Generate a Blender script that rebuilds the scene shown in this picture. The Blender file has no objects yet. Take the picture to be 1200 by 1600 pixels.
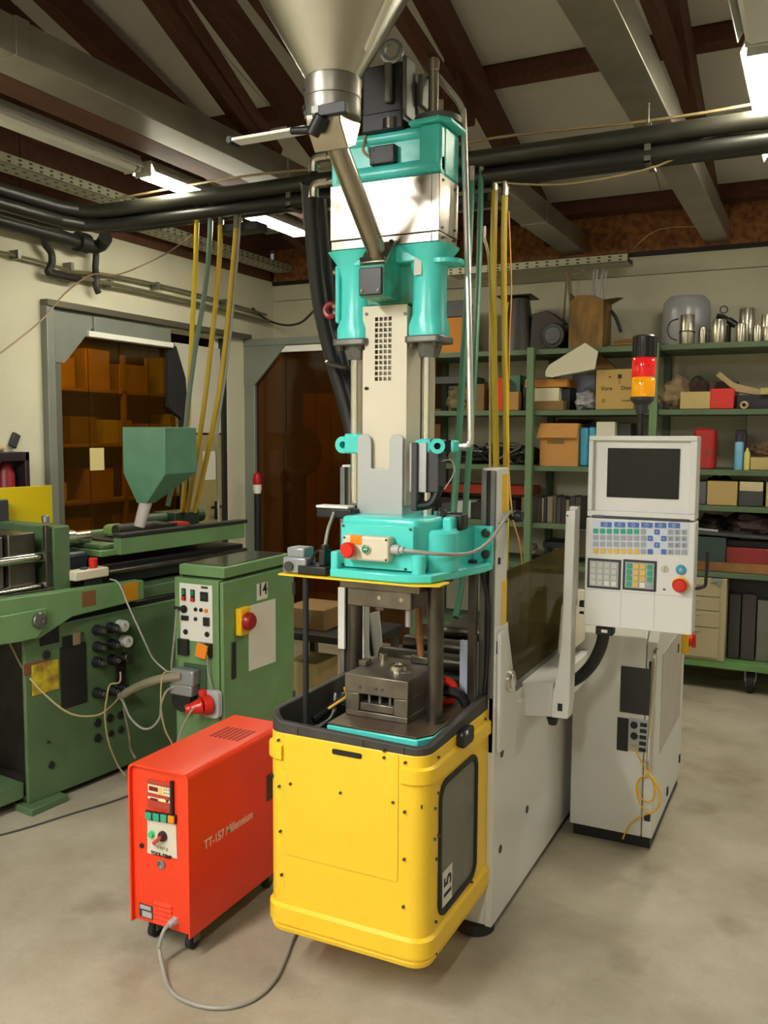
import bpy, bmesh, math, random
from mathutils import Vector, Matrix
random.seed(7)
PI = math.pi
sc = bpy.context.scene
COL = sc.collection

# ------------------------------------------------------------------ camera
F_PX = 1387.6
EYE = Vector((0, 0, 1.6))
_y, _p, _r = math.radians(-26.2), math.radians(5.026), math.radians(-0.3226)
FWD = Vector((math.sin(_y)*math.cos(_p), math.cos(_y)*math.cos(_p), -math.sin(_p)))
_rt = Vector((math.cos(_y), -math.sin(_y), 0))
_dn = FWD.cross(_rt)
RT = math.cos(_r)*_rt + math.sin(_r)*_dn
DN = -math.sin(_r)*_rt + math.cos(_r)*_dn
cam_d = bpy.data.cameras.new('camera')
cam = bpy.data.objects.new('camera', cam_d); COL.objects.link(cam)
cam_d.sensor_fit = 'VERTICAL'; cam_d.sensor_height = 36.0
cam_d.lens = F_PX/1600*36.0; cam_d.clip_start = 0.05; cam_d.clip_end = 60
up = -DN
cam.matrix_world = Matrix(((RT.x, up.x, -FWD.x, EYE.x), (RT.y, up.y, -FWD.y, EYE.y),
                           (RT.z, up.z, -FWD.z, EYE.z), (0, 0, 0, 1)))
sc.camera = cam

# ------------------------------------------------------------------ world, exposure
w = bpy.data.worlds.new('world'); sc.world = w; w.use_nodes = True
w.node_tree.nodes['Background'].inputs[0].default_value = (0.9, 0.95, 1.0, 1)
w.node_tree.nodes['Background'].inputs[1].default_value = 0.15
sc.view_settings.view_transform = 'Standard'; sc.view_settings.look = 'None'
sc.view_settings.gamma = 1.0; sc.view_settings.use_curve_mapping = False
sc.view_settings.exposure = 0.22
LAMP_WARM, LAMP_COOL = (1.0, 0.95, 0.76), (1.0, 0.985, 0.93)
LAMP_POWER = 66.0          # emission of a lit diffuser
# lit lamps (x, y0, y1, z, colour)  -- rows of ceiling luminaires that run on behind the photographer; the rearmost is added for frontal light
LIT = [(-3.03, 3.50, 4.90, 2.84, LAMP_WARM, 1.0), (-0.235, 3.32, 4.62, 2.86, LAMP_WARM, 1.0),
       (-2.05, -0.70, 0.80, 2.86, LAMP_COOL, 2.2), (-0.235, -1.6, -0.20, 2.86, LAMP_COOL, 1.4),
       (-2.05, -2.8, -1.30, 2.86, LAMP_COOL, 2.6), (1.9, 3.6, 5.0, 2.86, LAMP_COOL, 0.8)]
UNLIT = [(-3.03, 1.85, 3.38, 2.84), (-0.235, 1.6, 3.2, 2.86)]

# ------------------------------------------------------------------ helpers
def at(x, y, X=None, Y=None, Z=None):
    """the point of a real plane X=, Y= or Z= seen at photograph pixel (x, y)"""
    d = FWD + (x-600)/F_PX*RT + (y-800)/F_PX*DN
    if X is not None: t = (X-EYE.x)/d.x
    elif Y is not None: t = (Y-EYE.y)/d.y
    else: t = (Z-EYE.z)/d.z
    return EYE + t*d
def SX(px, Y, z):
    """X of the point at depth Y, height z that falls on pixel column px"""
    k = (px-600)/F_PX; b = RT - k*FWD
    return -(b.y*Y + b.z*(z-EYE.z))/b.x
def lin(c):
    return tuple(((v/255)/12.92 if v/255 <= .04045 else ((v/255+.055)/1.055)**2.4) for v in c)
MATS = {}
def M(name, col, rough=.5, metal=0.0, var=0.0, scale=6.0, bump=0.0, bscale=60.0, spec=.5, col2=None, stretch=None, emit=None, coat=0.0, aniso=None):
    if name in MATS: return MATS[name]
    m = bpy.data.materials.new(name); m.use_nodes = True
    nt = m.node_tree; b = nt.nodes['Principled BSDF']
    c = lin(col); b.inputs['Base Color'].default_value = (*c, 1)
    b.inputs['Roughness'].default_value = rough; b.inputs['Metallic'].default_value = metal
    b.inputs['Specular IOR Level'].default_value = spec; b.inputs['Coat Weight'].default_value = coat
    if var > 0 or bump > 0:
        tc = nt.nodes.new('ShaderNodeTexCoord'); mp = nt.nodes.new('ShaderNodeMapping')
        nt.links.new(tc.outputs['Object'], mp.inputs[0])
        if stretch: mp.inputs['Scale'].default_value = stretch
    if var > 0:
        n = nt.nodes.new('ShaderNodeTexNoise'); n.inputs['Scale'].default_value = scale; n.inputs['Detail'].default_value = 6
        nt.links.new(mp.outputs[0], n.inputs['Vector'])
        r = nt.nodes.new('ShaderNodeValToRGB'); r.color_ramp.elements[0].position = .32; r.color_ramp.elements[1].position = .68
        c2 = lin(col2) if col2 else tuple(v*(1-var) for v in c)
        r.color_ramp.elements[0].color = (*c2, 1); r.color_ramp.elements[1].color = (*[min(1, v*(1+var*.35)) for v in c], 1)
        nt.links.new(n.outputs['Fac'], r.inputs[0]); nt.links.new(r.outputs[0], b.inputs['Base Color'])
    if bump > 0:
        n2 = nt.nodes.new('ShaderNodeTexNoise'); n2.inputs['Scale'].default_value = bscale; n2.inputs['Detail'].default_value = 4
        nt.links.new(mp.outputs[0], n2.inputs['Vector'])
        bp = nt.nodes.new('ShaderNodeBump'); bp.inputs['Strength'].default_value = bump; bp.inputs['Distance'].default_value = .01
        nt.links.new(n2.outputs['Fac'], bp.inputs['Height']); nt.links.new(bp.outputs[0], b.inputs['Normal'])
    if emit:
        b.inputs['Emission Color'].default_value = (*emit[0], 1); b.inputs['Emission Strength'].default_value = emit[1]
    if aniso:                  # brushed round its own vertical axis
        tg = nt.nodes.new('ShaderNodeTangent'); tg.direction_type = 'RADIAL'; tg.axis = 'Z'
        b.inputs['Anisotropic'].default_value = aniso; b.inputs['Anisotropic Rotation'].default_value = .25; nt.links.new(tg.outputs[0], b.inputs['Tangent'])
    MATS[name] = m; return m
def glass(name, tint, gloss=.15, rough=.05, body=0.0, bodycol=(60, 40, 10)):
    """thin tinted sheet: lets light through in its own colour, reflects a little, may be a bit cloudy"""
    m = bpy.data.materials.new(name); m.use_nodes = True; nt = m.node_tree
    for n in list(nt.nodes): nt.nodes.remove(n)
    o = nt.nodes.new('ShaderNodeOutputMaterial'); t = nt.nodes.new('ShaderNodeBsdfTransparent'); g = nt.nodes.new('ShaderNodeBsdfGlossy')
    d = nt.nodes.new('ShaderNodeBsdfDiffuse'); x = nt.nodes.new('ShaderNodeMixShader'); x2 = nt.nodes.new('ShaderNodeMixShader')
    t.inputs[0].default_value = (*lin(tint), 1); g.inputs['Roughness'].default_value = rough; d.inputs[0].default_value = (*lin(bodycol), 1)
    x.inputs[0].default_value = body; x2.inputs[0].default_value = gloss
    nt.links.new(t.outputs[0], x.inputs[1]); nt.links.new(d.outputs[0], x.inputs[2])
    nt.links.new(x.outputs[0], x2.inputs[1]); nt.links.new(g.outputs[0], x2.inputs[2]); nt.links.new(x2.outputs[0], o.inputs[0])
    MATS[name] = m; return m

FRAME = {}
def thing(name, label, cat, loc=(0, 0, 0), rz=0.0, group=None, local=False):
    o = bpy.data.objects.new(name, None); COL.objects.link(o)
    o.location = loc; o.rotation_euler = (0, 0, rz); o.empty_display_size = .05
    o['label'] = label; o['category'] = cat
    if group: o['group'] = group
    FRAME[o.name] = (Vector(loc), rz, local)
    return o
def tag(o, label, cat, group=None):
    o['label'] = label; o['category'] = cat
    if group: o['group'] = group
    return o
def struct(o):
    o['kind'] = 'structure'; return o
def stuff(o):
    o['kind'] = 'stuff'; return o
def root_of(o):
    while o.parent: o = o.parent
    return o
def to_local(parent, v):
    if parent is None: return v
    r = root_of(parent)
    if r.name not in FRAME: return v
    loc, rz, local = FRAME[r.name]
    if local: return v
    v = v - loc
    return Matrix.Rotation(-rz, 3, 'Z') @ v if rz else v
class MB:
    def __init__(s): s.v, s.f, s.m = [], [], []
    def add(s, vs, fs, mi=0):
        o = len(s.v); s.v += [Vector(p) for p in vs]; s.f += [tuple(i+o for i in f) for f in fs]; s.m += [mi]*len(fs); return s
    def box(s, x0, x1, y0, y1, z0, z1, mi=0):
        x0, x1 = sorted((x0, x1)); y0, y1 = sorted((y0, y1)); z0, z1 = sorted((z0, z1))
        return s.hexa([(x0, y0, z0), (x1, y0, z0), (x1, y1, z0), (x0, y1, z0), (x0, y0, z1), (x1, y0, z1), (x1, y1, z1), (x0, y1, z1)], mi)
    def hexa(s, p, mi=0):
        return s.add(p, [(3, 2, 1, 0), (4, 5, 6, 7), (0, 1, 5, 4), (1, 2, 6, 5), (2, 3, 7, 6), (3, 0, 4, 7)], mi)
    def cbox(s, c, d, mi=0, rx=0, ry=0, rz=0):
        R = Matrix.Rotation(rz, 3, 'Z') @ Matrix.Rotation(ry, 3, 'Y') @ Matrix.Rotation(rx, 3, 'X'); c = Vector(c)
        p = [c + R @ Vector((a*d[0]/2, b*d[1]/2, e*d[2]/2)) for e in (-1, 1) for a, b in ((-1, -1), (1, -1), (1, 1), (-1, 1))]
        return s.hexa(p, mi)
    def prism(s, poly, axis, a, b, mi=0):
        n = len(poly)
        def P(q, t): return {'x': (t, q[0], q[1]), 'y': (q[0], t, q[1]), 'z': (q[0], q[1], t)}[axis]
        vs = [P(q, a) for q in poly] + [P(q, b) for q in poly]
        fs = [tuple(range(n-1, -1, -1)), tuple(range(n, 2*n))] + [(i, (i+1) % n, n+(i+1) % n, n+i) for i in range(n)]
        return s.add(vs, fs, mi)
    def cyl(s, p0, p1, r0, r1=None, n=16, mi=0, caps=True):
        p0, p1 = Vector(p0), Vector(p1); r1 = r0 if r1 is None else r1
        d = (p1-p0).normalized(); a = d.orthogonal().normalized(); b = d.cross(a)
        vs = [p+r*(math.cos(2*PI*i/n)*a+math.sin(2*PI*i/n)*b) for p, r in ((p0, r0), (p1, r1)) for i in range(n)]
        fs = [(i, (i+1) % n, n+(i+1) % n, n+i) for i in range(n)]
        if caps: fs += [tuple(range(n-1, -1, -1)), tuple(range(n, 2*n))]
        return s.add(vs, fs, mi)
    def tube(s, pts, r, n=8, sm=4, mi=0, closed=False):
        P = [Vector(p) for p in pts]
        if sm > 1:
            Q = []; L = len(P)
            for i in range(L if closed else L-1):
                g = (lambda k: P[k % L]) if closed else (lambda k: P[max(0, min(L-1, k))])
                p0, p1, p2, p3 = g(i-1), g(i), g(i+1), g(i+2)
                for k in range(sm):
                    t = k/sm
                    Q.append(.5*((2*p1)+(p2-p0)*t+(2*p0-5*p1+4*p2-p3)*t*t+(3*p1-p0-3*p2+p3)*t**3))
            if not closed: Q.append(P[-1])
            P = Q
        N = len(P); T = []
        for i in range(N):
            a = P[(i-1) % N] if closed else P[max(0, i-1)]; b = P[(i+1) % N] if closed else P[min(N-1, i+1)]
            T.append((b-a).normalized())
        u = T[0].orthogonal().normalized(); vs = []
        for i in range(N):
            u = (u - T[i]*u.dot(T[i])); u = u.normalized() if u.length > 1e-6 else T[i].orthogonal().normalized()
            w_ = T[i].cross(u); rr = r[min(i, len(r)-1)] if isinstance(r, (list, tuple)) else r
            vs += [P[i]+rr*(math.cos(2*PI*k/n)*u+math.sin(2*PI*k/n)*w_) for k in range(n)]
        fs = [(i*n+k, i*n+(k+1) % n, ((i+1) % N)*n+(k+1) % n, ((i+1) % N)*n+k) for i in range(N if closed else N-1) for k in range(n)]
        if not closed: fs += [tuple(range(n-1, -1, -1)), tuple(range((N-1)*n, N*n))]
        return s.add(vs, fs, mi)
    def lathe(s, prof, c=(0, 0, 0), ax=(0, 0, 1), n=24, mi=0):
        ax = Vector(ax).normalized(); a = ax.orthogonal().normalized(); b = ax.cross(a); c = Vector(c)
        vs = [c+ax*z+max(r, 1e-5)*(math.cos(2*PI*i/n)*a+math.sin(2*PI*i/n)*b) for r, z in prof for i in range(n)]
        K = len(prof)
        fs = [(j*n+i, j*n+(i+1) % n, (j+1)*n+(i+1) % n, (j+1)*n+i) for j in range(K-1) for i in range(n)]
        fs += [tuple(range(n-1, -1, -1)), tuple(range((K-1)*n, K*n))]
        return s.add(vs, fs, mi)
    def ring(s, c, R, r, ax=(0, 0, 1), n=20, k=6, mi=0):
        ax = Vector(ax).normalized(); a = ax.orthogonal().normalized(); b = ax.cross(a); c = Vector(c)
        return s.tube([c+R*(math.cos(2*PI*i/n)*a+math.sin(2*PI*i/n)*b) for i in range(n)], r, k, 1, mi, True)
    def build(s, name, mat, parent=None, bev=0.0, seg=2, smooth=35, pos=None, label=None):
        me = bpy.data.meshes.new(name)
        vs = [to_local(parent, v) for v in s.v]
        me.from_pydata([tuple(v) for v in vs], [], s.f)
        for mm in (mat if isinstance(mat, (list, tuple)) else [mat]): me.materials.append(mm)
        me.polygons.foreach_set('material_index', s.m)
        bm = bmesh.new(); bm.from_mesh(me); bmesh.ops.recalc_face_normals(bm, faces=bm.faces[:]); bm.to_mesh(me); bm.free()
        if smooth:
            me.polygons.foreach_set('use_smooth', [True]*len(me.polygons)); me.set_sharp_from_angle(angle=math.radians(smooth))
        o = bpy.data.objects.new(name, me); COL.objects.link(o)
        if parent: o.parent = parent
        if pos is not None: o.location = to_local(parent, Vector(pos))
        if bev:
            md = o.modifiers.new('bevel', 'BEVEL'); md.width = bev; md.segments = seg; md.limit_method = 'ANGLE'; md.angle_limit = math.radians(40)
        if label: o['label'] = label
        return o
def bx(name, mat, parent, x0, x1, y0, y1, z0, z1, bev=.002, label=None):
    return MB().box(x0, x1, y0, y1, z0, z1).build(name, mat, parent, bev, label=label)
def proto(name, mb, mat, bev=0.0):
    """mesh data centred on the origin, to be shared by alike pieces"""
    me = bpy.data.meshes.new(name); me.from_pydata([tuple(v) for v in mb.v], [], mb.f)
    for mm in (mat if isinstance(mat, (list, tuple)) else [mat]): me.materials.append(mm)
    me.polygons.foreach_set('material_index', mb.m)
    bm = bmesh.new(); bm.from_mesh(me); bmesh.ops.recalc_face_normals(bm, faces=bm.faces[:]); bm.to_mesh(me); bm.free()
    me.polygons.foreach_set('use_smooth', [True]*len(me.polygons)); me.set_sharp_from_angle(angle=math.radians(35))
    return me
def put(name, me, parent, pos, rz=0.0):
    o = bpy.data.objects.new(name, me); COL.objects.link(o)
    if parent: o.parent = parent
    o.location = to_local(parent, Vector(pos)); o.rotation_euler = (0, 0, rz)
    return o
def text(name, s, size, org, ux, uy, mat, parent, align='LEFT', ext=.0004, bold=0.0, squash=1.0):
    cu = bpy.data.curves.new('txt', 'FONT'); cu.body = s; cu.size = size; cu.align_x = align; cu.extrude = ext; cu.offset = bold
    to = bpy.data.objects.new('txt', cu); COL.objects.link(to)
    dg = bpy.context.evaluated_depsgraph_get(); me = bpy.data.meshes.new_from_object(to.evaluated_get(dg))
    bpy.data.objects.remove(to); bpy.data.curves.remove(cu)
    ux, uy, org = Vector(ux), Vector(uy), Vector(org); un = ux.cross(uy)
    for v in me.vertices: v.co = to_local(parent, org+ux*(v.co.x*squash)+uy*v.co.y+un*v.co.z)
    me.materials.clear(); me.materials.append(mat); me.name = name
    o = bpy.data.objects.new(name, me); COL.objects.link(o)
    if parent: o.parent = parent
    return o
def rrect(x0, x1, y0, y1, r, k=4, corners=(1, 1, 1, 1)):
    """rounded rectangle outline, counter-clockwise from lower left"""
    out = []
    for (cx, cy, a0), on in zip(((x0+r, y0+r, PI), (x1-r, y0+r, 1.5*PI), (x1-r, y1-r, 0), (x0+r, y1-r, .5*PI)), corners):
        if on: out += [(cx+r*math.cos(a0+.5*PI*i/k), cy+r*math.sin(a0+.5*PI*i/k)) for i in range(k+1)]
        else: out.append(((x0 if a0 in (PI, .5*PI) else x1), (y0 if a0 in (PI, 1.5*PI) else y1)))
    return out
XA, YA, ZA = Vector((1, 0, 0)), Vector((0, 1, 0)), Vector((0, 0, 1))

# ------------------------------------------------------------------ materials
white_paint = M('white_paint', (222, 221, 216), .32, bump=.05, bscale=300)
cream_paint = M('cream_paint', (214, 205, 182), .45, var=.06, scale=5)
turq = M('turquoise_paint', (84, 214, 204), .28, var=.08, scale=9, bump=.08, bscale=40)
turq_dirty = M('oily_turquoise_paint', (64, 180, 160), .35, var=.35, scale=14, col2=(70, 105, 70))
yellow = M('yellow_paint', (246, 202, 45), .4, var=.05, scale=4, bump=.04, bscale=350)
red_paint = M('orange_red_paint', (236, 62, 26), .35, bump=.05, bscale=300)
green_paint = M('green_paint', (106, 142, 92), .45, var=.12, scale=7, bump=.06, bscale=120)
green_body = M('grimy_green_paint', (84, 110, 74), .5, var=.22, scale=5, bump=.06, bscale=120)
green_rack = M('rack_green_paint', (84, 104, 76), .55, var=.15, scale=6)
hop_green = M('hopper_green_paint', (98, 146, 120), .35, var=.12, scale=11)
steel = M('brushed_steel', (190, 182, 168), .24, 1.0, bump=.03, bscale=80, stretch=(1, 1, 14))
hop_steel = M('hopper_steel', (200, 196, 186), .27, 1.0, aniso=.75)
chrome = M('chrome', (224, 222, 216), .12, 1.0)
tube_chrome = M('tube_chrome', (226, 224, 218), .3, .8)
alu = M('dull_aluminium', (170, 172, 174), .45, 1.0)
dark_steel = M('dark_oiled_steel', (100, 94, 86), .32, .85, var=.3, scale=12)
mould_steel = M('mould_steel', (124, 116, 104), .38, .75, var=.35, scale=14)
grey_metal = M('grey_metal', (118, 118, 112), .45, .6, var=.12, scale=8)
galv = M('galvanised_sheet', (152, 147, 134), .36, .6, var=.18, scale=5)
brass = M('yellowed_steel', (172, 164, 148), .28, 1.0, var=.15, scale=9)
black = M('black_plastic', (22, 22, 24), .45)
rubber = M('black_rubber', (30, 29, 30), .7)
rim_grey = M('worn_rubber_edging', (62, 58, 54), .65, var=.25, scale=16)
black_hose = M('black_hose', (18, 18, 20), .35)
dgrey = M('dark_grey_plastic', (58, 58, 60), .5)
lgrey = M('light_grey_plastic', (176, 178, 178), .4)
white_pl = M('white_plastic', (225, 224, 216), .4)
paper = M('paper', (214, 210, 196), .8)
red_pl = M('red_plastic', (206, 36, 24), .3)
dred = M('dark_red_paint', (130, 24, 34), .4)
yel_pl = M('yellow_plastic', (240, 190, 20), .35)
org_pl = M('orange_plastic', (240, 140, 20), .35)
grn_btn = M('green_plastic', (30, 130, 96), .3)
blue_btn = M('blue_plastic', (70, 110, 180), .4)
grey_btn = M('grey_key', (160, 164, 170), .45)
pale_btn = M('pale_grey_key', (198, 198, 192), .45)
yel_btn = M('yellow_key', (222, 184, 92), .45)
teal_btn = M('teal_key', (50, 160, 126), .45)
lblue = M('light_blue_plastic', (60, 150, 186), .35)
ink = M('black_print', (24, 24, 24), .6)
wht_print = M('white_print', (226, 214, 206), .6)
yhose = M('yellow_hose', (206, 178, 44), .35)
ghose = M('green_hose', (70, 122, 96), .35)
beige_cable = M('beige_cable', (170, 150, 110), .5)
grey_cable = M('grey_cable', (150, 148, 140), .45)
ycable = M('yellow_cable', (226, 172, 36), .4)
card = M('cardboard', (176, 130, 70), .8, var=.12, scale=9)
card_d = M('dark_cardboard', (130, 100, 58), .85, var=.2, scale=9)
card_l = M('pale_cardboard', (190, 168, 112), .8, var=.1, scale=9)
wood = M('red_brown_timber', (96, 58, 40), .7, var=.3, scale=7, stretch=(8, .8, 8))
wood2 = M('pale_timber', (160, 118, 62), .7, var=.2, scale=7)
dark_junk = M('dark_dusty_metal', (52, 48, 44), .6, .4, var=.3, scale=14)
foil = M('grey_plastic_film', (160, 158, 162), .25, 0, var=.12, scale=6, bump=.3, bscale=18)
# ================================================================== room
def floor_material():
    m = bpy.data.materials.new('concrete'); m.use_nodes = True; nt = m.node_tree; b = nt.nodes['Principled BSDF']
    tc = nt.nodes.new('ShaderNodeTexCoord'); O = tc.outputs['Object']
    def noise(sc_, det, rough=.6):
        n = nt.nodes.new('ShaderNodeTexNoise'); n.inputs['Scale'].default_value = sc_; n.inputs['Detail'].default_value = det; n.inputs['Roughness'].default_value = rough
        nt.links.new(O, n.inputs['Vector']); return n
    a = noise(1.3, 8, .65); r = nt.nodes.new('ShaderNodeValToRGB')
    r.color_ramp.elements[0].position = .3; r.color_ramp.elements[1].position = .68
    r.color_ramp.elements[0].color = (*lin((140, 129, 106)), 1); r.color_ramp.elements[1].color = (*lin((186, 177, 158)), 1)
    nt.links.new(a.outputs['Fac'], r.inputs[0])
    s = noise(3.1, 5, .5); r2 = nt.nodes.new('ShaderNodeValToRGB'); r2.color_ramp.elements[0].position = .58; r2.color_ramp.elements[1].position = .78
    r2.color_ramp.elements[0].color = (1, 1, 1, 1); r2.color_ramp.elements[1].color = (.42, .38, .34, 1)
    nt.links.new(s.outputs['Fac'], r2.inputs[0])
    g = noise(90, 3); r3 = nt.nodes.new('ShaderNodeValToRGB'); r3.color_ramp.elements[0].color = (.84, .84, .84, 1); r3.color_ramp.elements[1].color = (1.08, 1.08, 1.08, 1)
    nt.links.new(g.outputs['Fac'], r3.inputs[0])
    m1 = nt.nodes.new('ShaderNodeMix'); m1.data_type = 'RGBA'; m1.blend_type = 'MULTIPLY'; m1.inputs[0].default_value = .7
    m2 = nt.nodes.new('ShaderNodeMix'); m2.data_type = 'RGBA'; m2.blend_type = 'MULTIPLY'; m2.inputs[0].default_value = .8
    nt.links.new(r.outputs[0], m1.inputs[6]); nt.links.new(r2.outputs[0], m1.inputs[7])
    nt.links.new(m1.outputs[2], m2.inputs[6]); nt.links.new(r3.outputs[0], m2.inputs[7]); nt.links.new(m2.outputs[2], b.inputs['Base Color'])
    b.inputs['Roughness'].default_value = .55
    bp = nt.nodes.new('ShaderNodeBump'); bp.inputs['Strength'].default_value = .06; nt.links.new(g.outputs['Fac'], bp.inputs['Height']); nt.links.new(bp.outputs[0], b.inputs['Normal'])
    return m
wall_m = M('limewashed_plaster', (206, 202, 178), .85, var=.1, scale=2.2, bump=.12, bscale=50)
osb_m = M('osb_board', (158, 104, 56), .75, var=.35, scale=26, bump=.1, bscale=40, col2=(110, 64, 34))
osb_d = M('stained_board', (96, 60, 40), .8, var=.25, scale=20)
panel_m = M('white_roof_panel', (222, 217, 208), .7, var=.06, scale=3)
LX, BY = -4.2, 6.4            # inner faces of left and back walls
struct(MB().box(-8, 4.6, -4.2, 9.6, -.12, 0).build('floor', floor_material(), smooth=0))
# left wall with doorway 1 (Y 3.95..5.75, up to 2.33)
b = MB(); b.box(LX-.14, LX, -4, 3.95, 0, 2.86).box(LX-.14, LX, 5.75, BY+.14, 0, 2.86).box(LX-.14, LX, 3.95, 5.75, 2.33, 2.86)
wl = struct(b.build('wall_left', wall_m, smooth=0))
for k in range(8):
    MB().box(LX-.1, LX-.02, -4+k*1.3+.004, -4+(k+1)*1.3-.004, 2.86, 5.2).build('board', osb_d, wl)
# back wall with doorway 2 (X -4.1..-2.72, up to 2.31)
b = MB(); b.box(LX, -2.62, BY, BY+.14, 2.36, 2.7).box(-2.62, 4.6, BY, BY+.14, 0, 2.7)
wb = struct(b.build('wall_back', wall_m, smooth=0))
MB().box(LX, 4.6, BY+.006, BY+.14, 2.706, 2.83).build('wall_panel', wall_m, wb, 0)
xs = [-4.2, -2.9, -1.72, -.62, .62, 1.9, 3.2, 4.6]
for i in range(len(xs)-1):
    MB().box(xs[i]+.003, xs[i+1]-.003, BY+.01+.004*(i % 2), BY+.1, 2.86, 3.2).build('osb_board', osb_m, wb, 0)
MB().box(LX, 4.6, BY-.015, BY+.08, 2.832, 2.86).build('ledge', dark_junk, wb, .003)
struct(MB().box(3.9, 4.04, -4, BY, 0, 3.4).build('wall_right', wall_m, smooth=0))
struct(MB().box(LX, 4.0, -4.14, -4, 0, 3.4).build('wall_front', wall_m, smooth=0))
# ------------------------------------------------ roof: deck, panels, purlins, rafters, trusses
TH = math.radians(17); TN = math.tan(TH); RIDGE = 1.15
def rz(y):                      # underside of the roof panels
    return 3.17+(BY-y)*TN if y >= RIDGE else 3.17+(BY-RIDGE)*TN-(RIDGE-y)*TN
deck = MB()
for y0, y1 in ((RIDGE, BY+.3), (-4.3, RIDGE)):
    deck.hexa([(-4.5, y0, rz(y0)+.09), (4.6, y0, rz(y0)+.09), (4.6, y1, rz(y1)+.09), (-4.5, y1, rz(y1)+.09),
               (-4.5, y0, rz(y0)+.14), (4.6, y0, rz(y0)+.14), (4.6, y1, rz(y1)+.14), (-4.5, y1, rz(y1)+.14)])
ceil = struct(deck.build('ceiling', panel_m, smooth=0))
PUR = [6.36, 4.95, 3.55, 2.2, 1.15, -.3, -1.7, -3.1]
for i, y in enumerate(PUR):
    z = rz(y); MB().cbox((0, y, z+.0), (8.9, .075, .11), rx=(-TH if y > RIDGE else TH)).build('purlin', wood, ceil, .003)
for i in range(len(PUR)-1):
    ya, yb = PUR[i+1]+.03, PUR[i]-.03
    for k in range(8):
        x0 = -4.5+k*1.1+.15; x1 = x0+1.094
        MB().hexa([(x0, ya, rz(ya)+.05), (x1, ya, rz(ya)+.05), (x1, yb, rz(yb)+.05), (x0, yb, rz(yb)+.05),
                   (x0, ya, rz(ya)+.085), (x1, ya, rz(ya)+.085), (x1, yb, rz(yb)+.085), (x0, yb, rz(yb)+.085)]).build('ceiling_panel', panel_m, ceil, 0, smooth=0)
def bar(name, p0, p1, wx, h, mat, bev=.004):
    """a straight timber in a truss plane (constant x)"""
    p0, p1 = Vector(p0), Vector(p1); d = (p1-p0).normalized(); n = Vector((0, -d.z, d.y)); X = Vector((wx/2, 0, 0)); N = n*h/2
    b = MB(); b.hexa([p0-X-N, p0+X-N, p1+X-N, p1-X-N, p0-X+N, p0+X+N, p1+X+N, p1-X+N]); return b.build(name, mat, ceil, bev)
for tx in (-3.75, -2.62, -1.82, -.72, .38, 1.48, 2.6):
    bar('rafter', (tx, BY+.05, rz(BY+.05)-.12), (tx, RIDGE, rz(RIDGE)-.12), .09, .17, wood)
    bar('rafter', (tx, RIDGE, rz(RIDGE)-.12), (tx, -4, rz(-4)-.12), .09, .17, wood)
    if tx in (-3.75,): continue
    bar('bottom_chord', (tx-.05 if tx != -2.62 else tx-.17, BY, 3.06 if tx != -2.62 else 2.965), (tx-.05 if tx != -2.62 else tx-.17, 1.15 if tx == -1.82 else -4, 3.06 if tx != -2.62 else 2.965), .07 if tx != -2.62 else .16, .1 if tx != -2.62 else .16, wood) if tx not in (-1.82, -.72) else None
def webpx(X, x0, y0, x1, y1, wx, h, dn=0.0):
    p, q = at(x0, y0, X=X), at(x1, y1, X=X); d = (p-q); t = 0
    while p.z < rz(p.y)-.1 and p.y > -3 and t < 400: p = p+d*.02; t += 1
    return bar('web', q-d*dn, p, wx, h, wood)
for a in ((242, 0, 385, 200), (275, 0, 405, 200)): webpx(-2.60, *a, .06, .07, .25)
webpx(-2.64, 335, 0, 476, 195, .08, .17, .2)
webpx(-1.84, 630, 30, 690, 120, .06, .08, .9)
bar('post', (-1.86, 4.60, 3.0), (-1.86, 4.60, rz(4.6)-.1), .07, .12, wood)
webpx(-.74, 1018, 0, 1066, 130, .06, .10, .6)
# galvanised ducts fixed beside three bottom chords
for x0, x1 in ((-2.70, -2.52), (-1.72, -1.555), (-.765, -.61)):
    for y0, y1 in ((4.36, BY-.02), (2.3, 4.35), (.2, 2.29)):
        if x0 == -1.72 and y0 < 4: continue
        MB().box(x0, x1, y0, y1, 2.88, 3.005).build('duct_section', galv, ceil, .004)
    for y in ((4.355, 2.295) if x0 != -1.72 else (5.4,)): MB().box(x0-.004, x1+.004, y-.03, y+.03, 2.876, 3.009).build('duct_joint', galv, ceil, .002)
# ------------------------------------------------ doorway 1 in the left wall
frame_m = M('grey_frame_paint', (132, 136, 128), .45, .3, var=.08, scale=5)
amber = glass('amber_sheet', (214, 186, 66), .05, .12, .07, (120, 84, 20))
amber_d = glass('amber_sheet_back', (196, 150, 58), .05, .12, .12, (112, 72, 20))
db = MB().box(LX-.02, LX+.05, 3.9, 3.96, 0, 2.35).build('door_1', frame_m, None, .004); struct(db)
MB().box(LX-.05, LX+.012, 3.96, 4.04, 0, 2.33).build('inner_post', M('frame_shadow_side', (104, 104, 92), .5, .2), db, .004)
MB().box(LX-.02, LX+.06, 3.9, 6.0, 2.345, 2.385).build('sliding_rail', M('rail', (104, 98, 84), .45, .5), db, .004)
MB().prism([(3.96, 2.34), (4.34, 2.34), (4.3, 2.26), (4.06, 2.02), (3.96, 2.02)], 'x', LX+.0, LX+.02).build('gusset_plate', frame_m, db, .002)
MB().box(LX-.03, LX+.035, 4.3, 5.04, 2.235, 2.33).build('clamp_strip', frame_m, db, .003)
MB().box(LX-.03, LX+.04, 4.25, 5.06, 2.2, 2.235).build('clamp_edge', white_pl, db, .002)
for k in range(4):
    y0 = 4.03+k*.285
    MB().box(LX-.04-.006*(k % 2), LX-.036-.006*(k % 2), y0, y0+.284, .01, 2.22).build('amber_strip', amber, db, 0, smooth=0)
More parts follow.
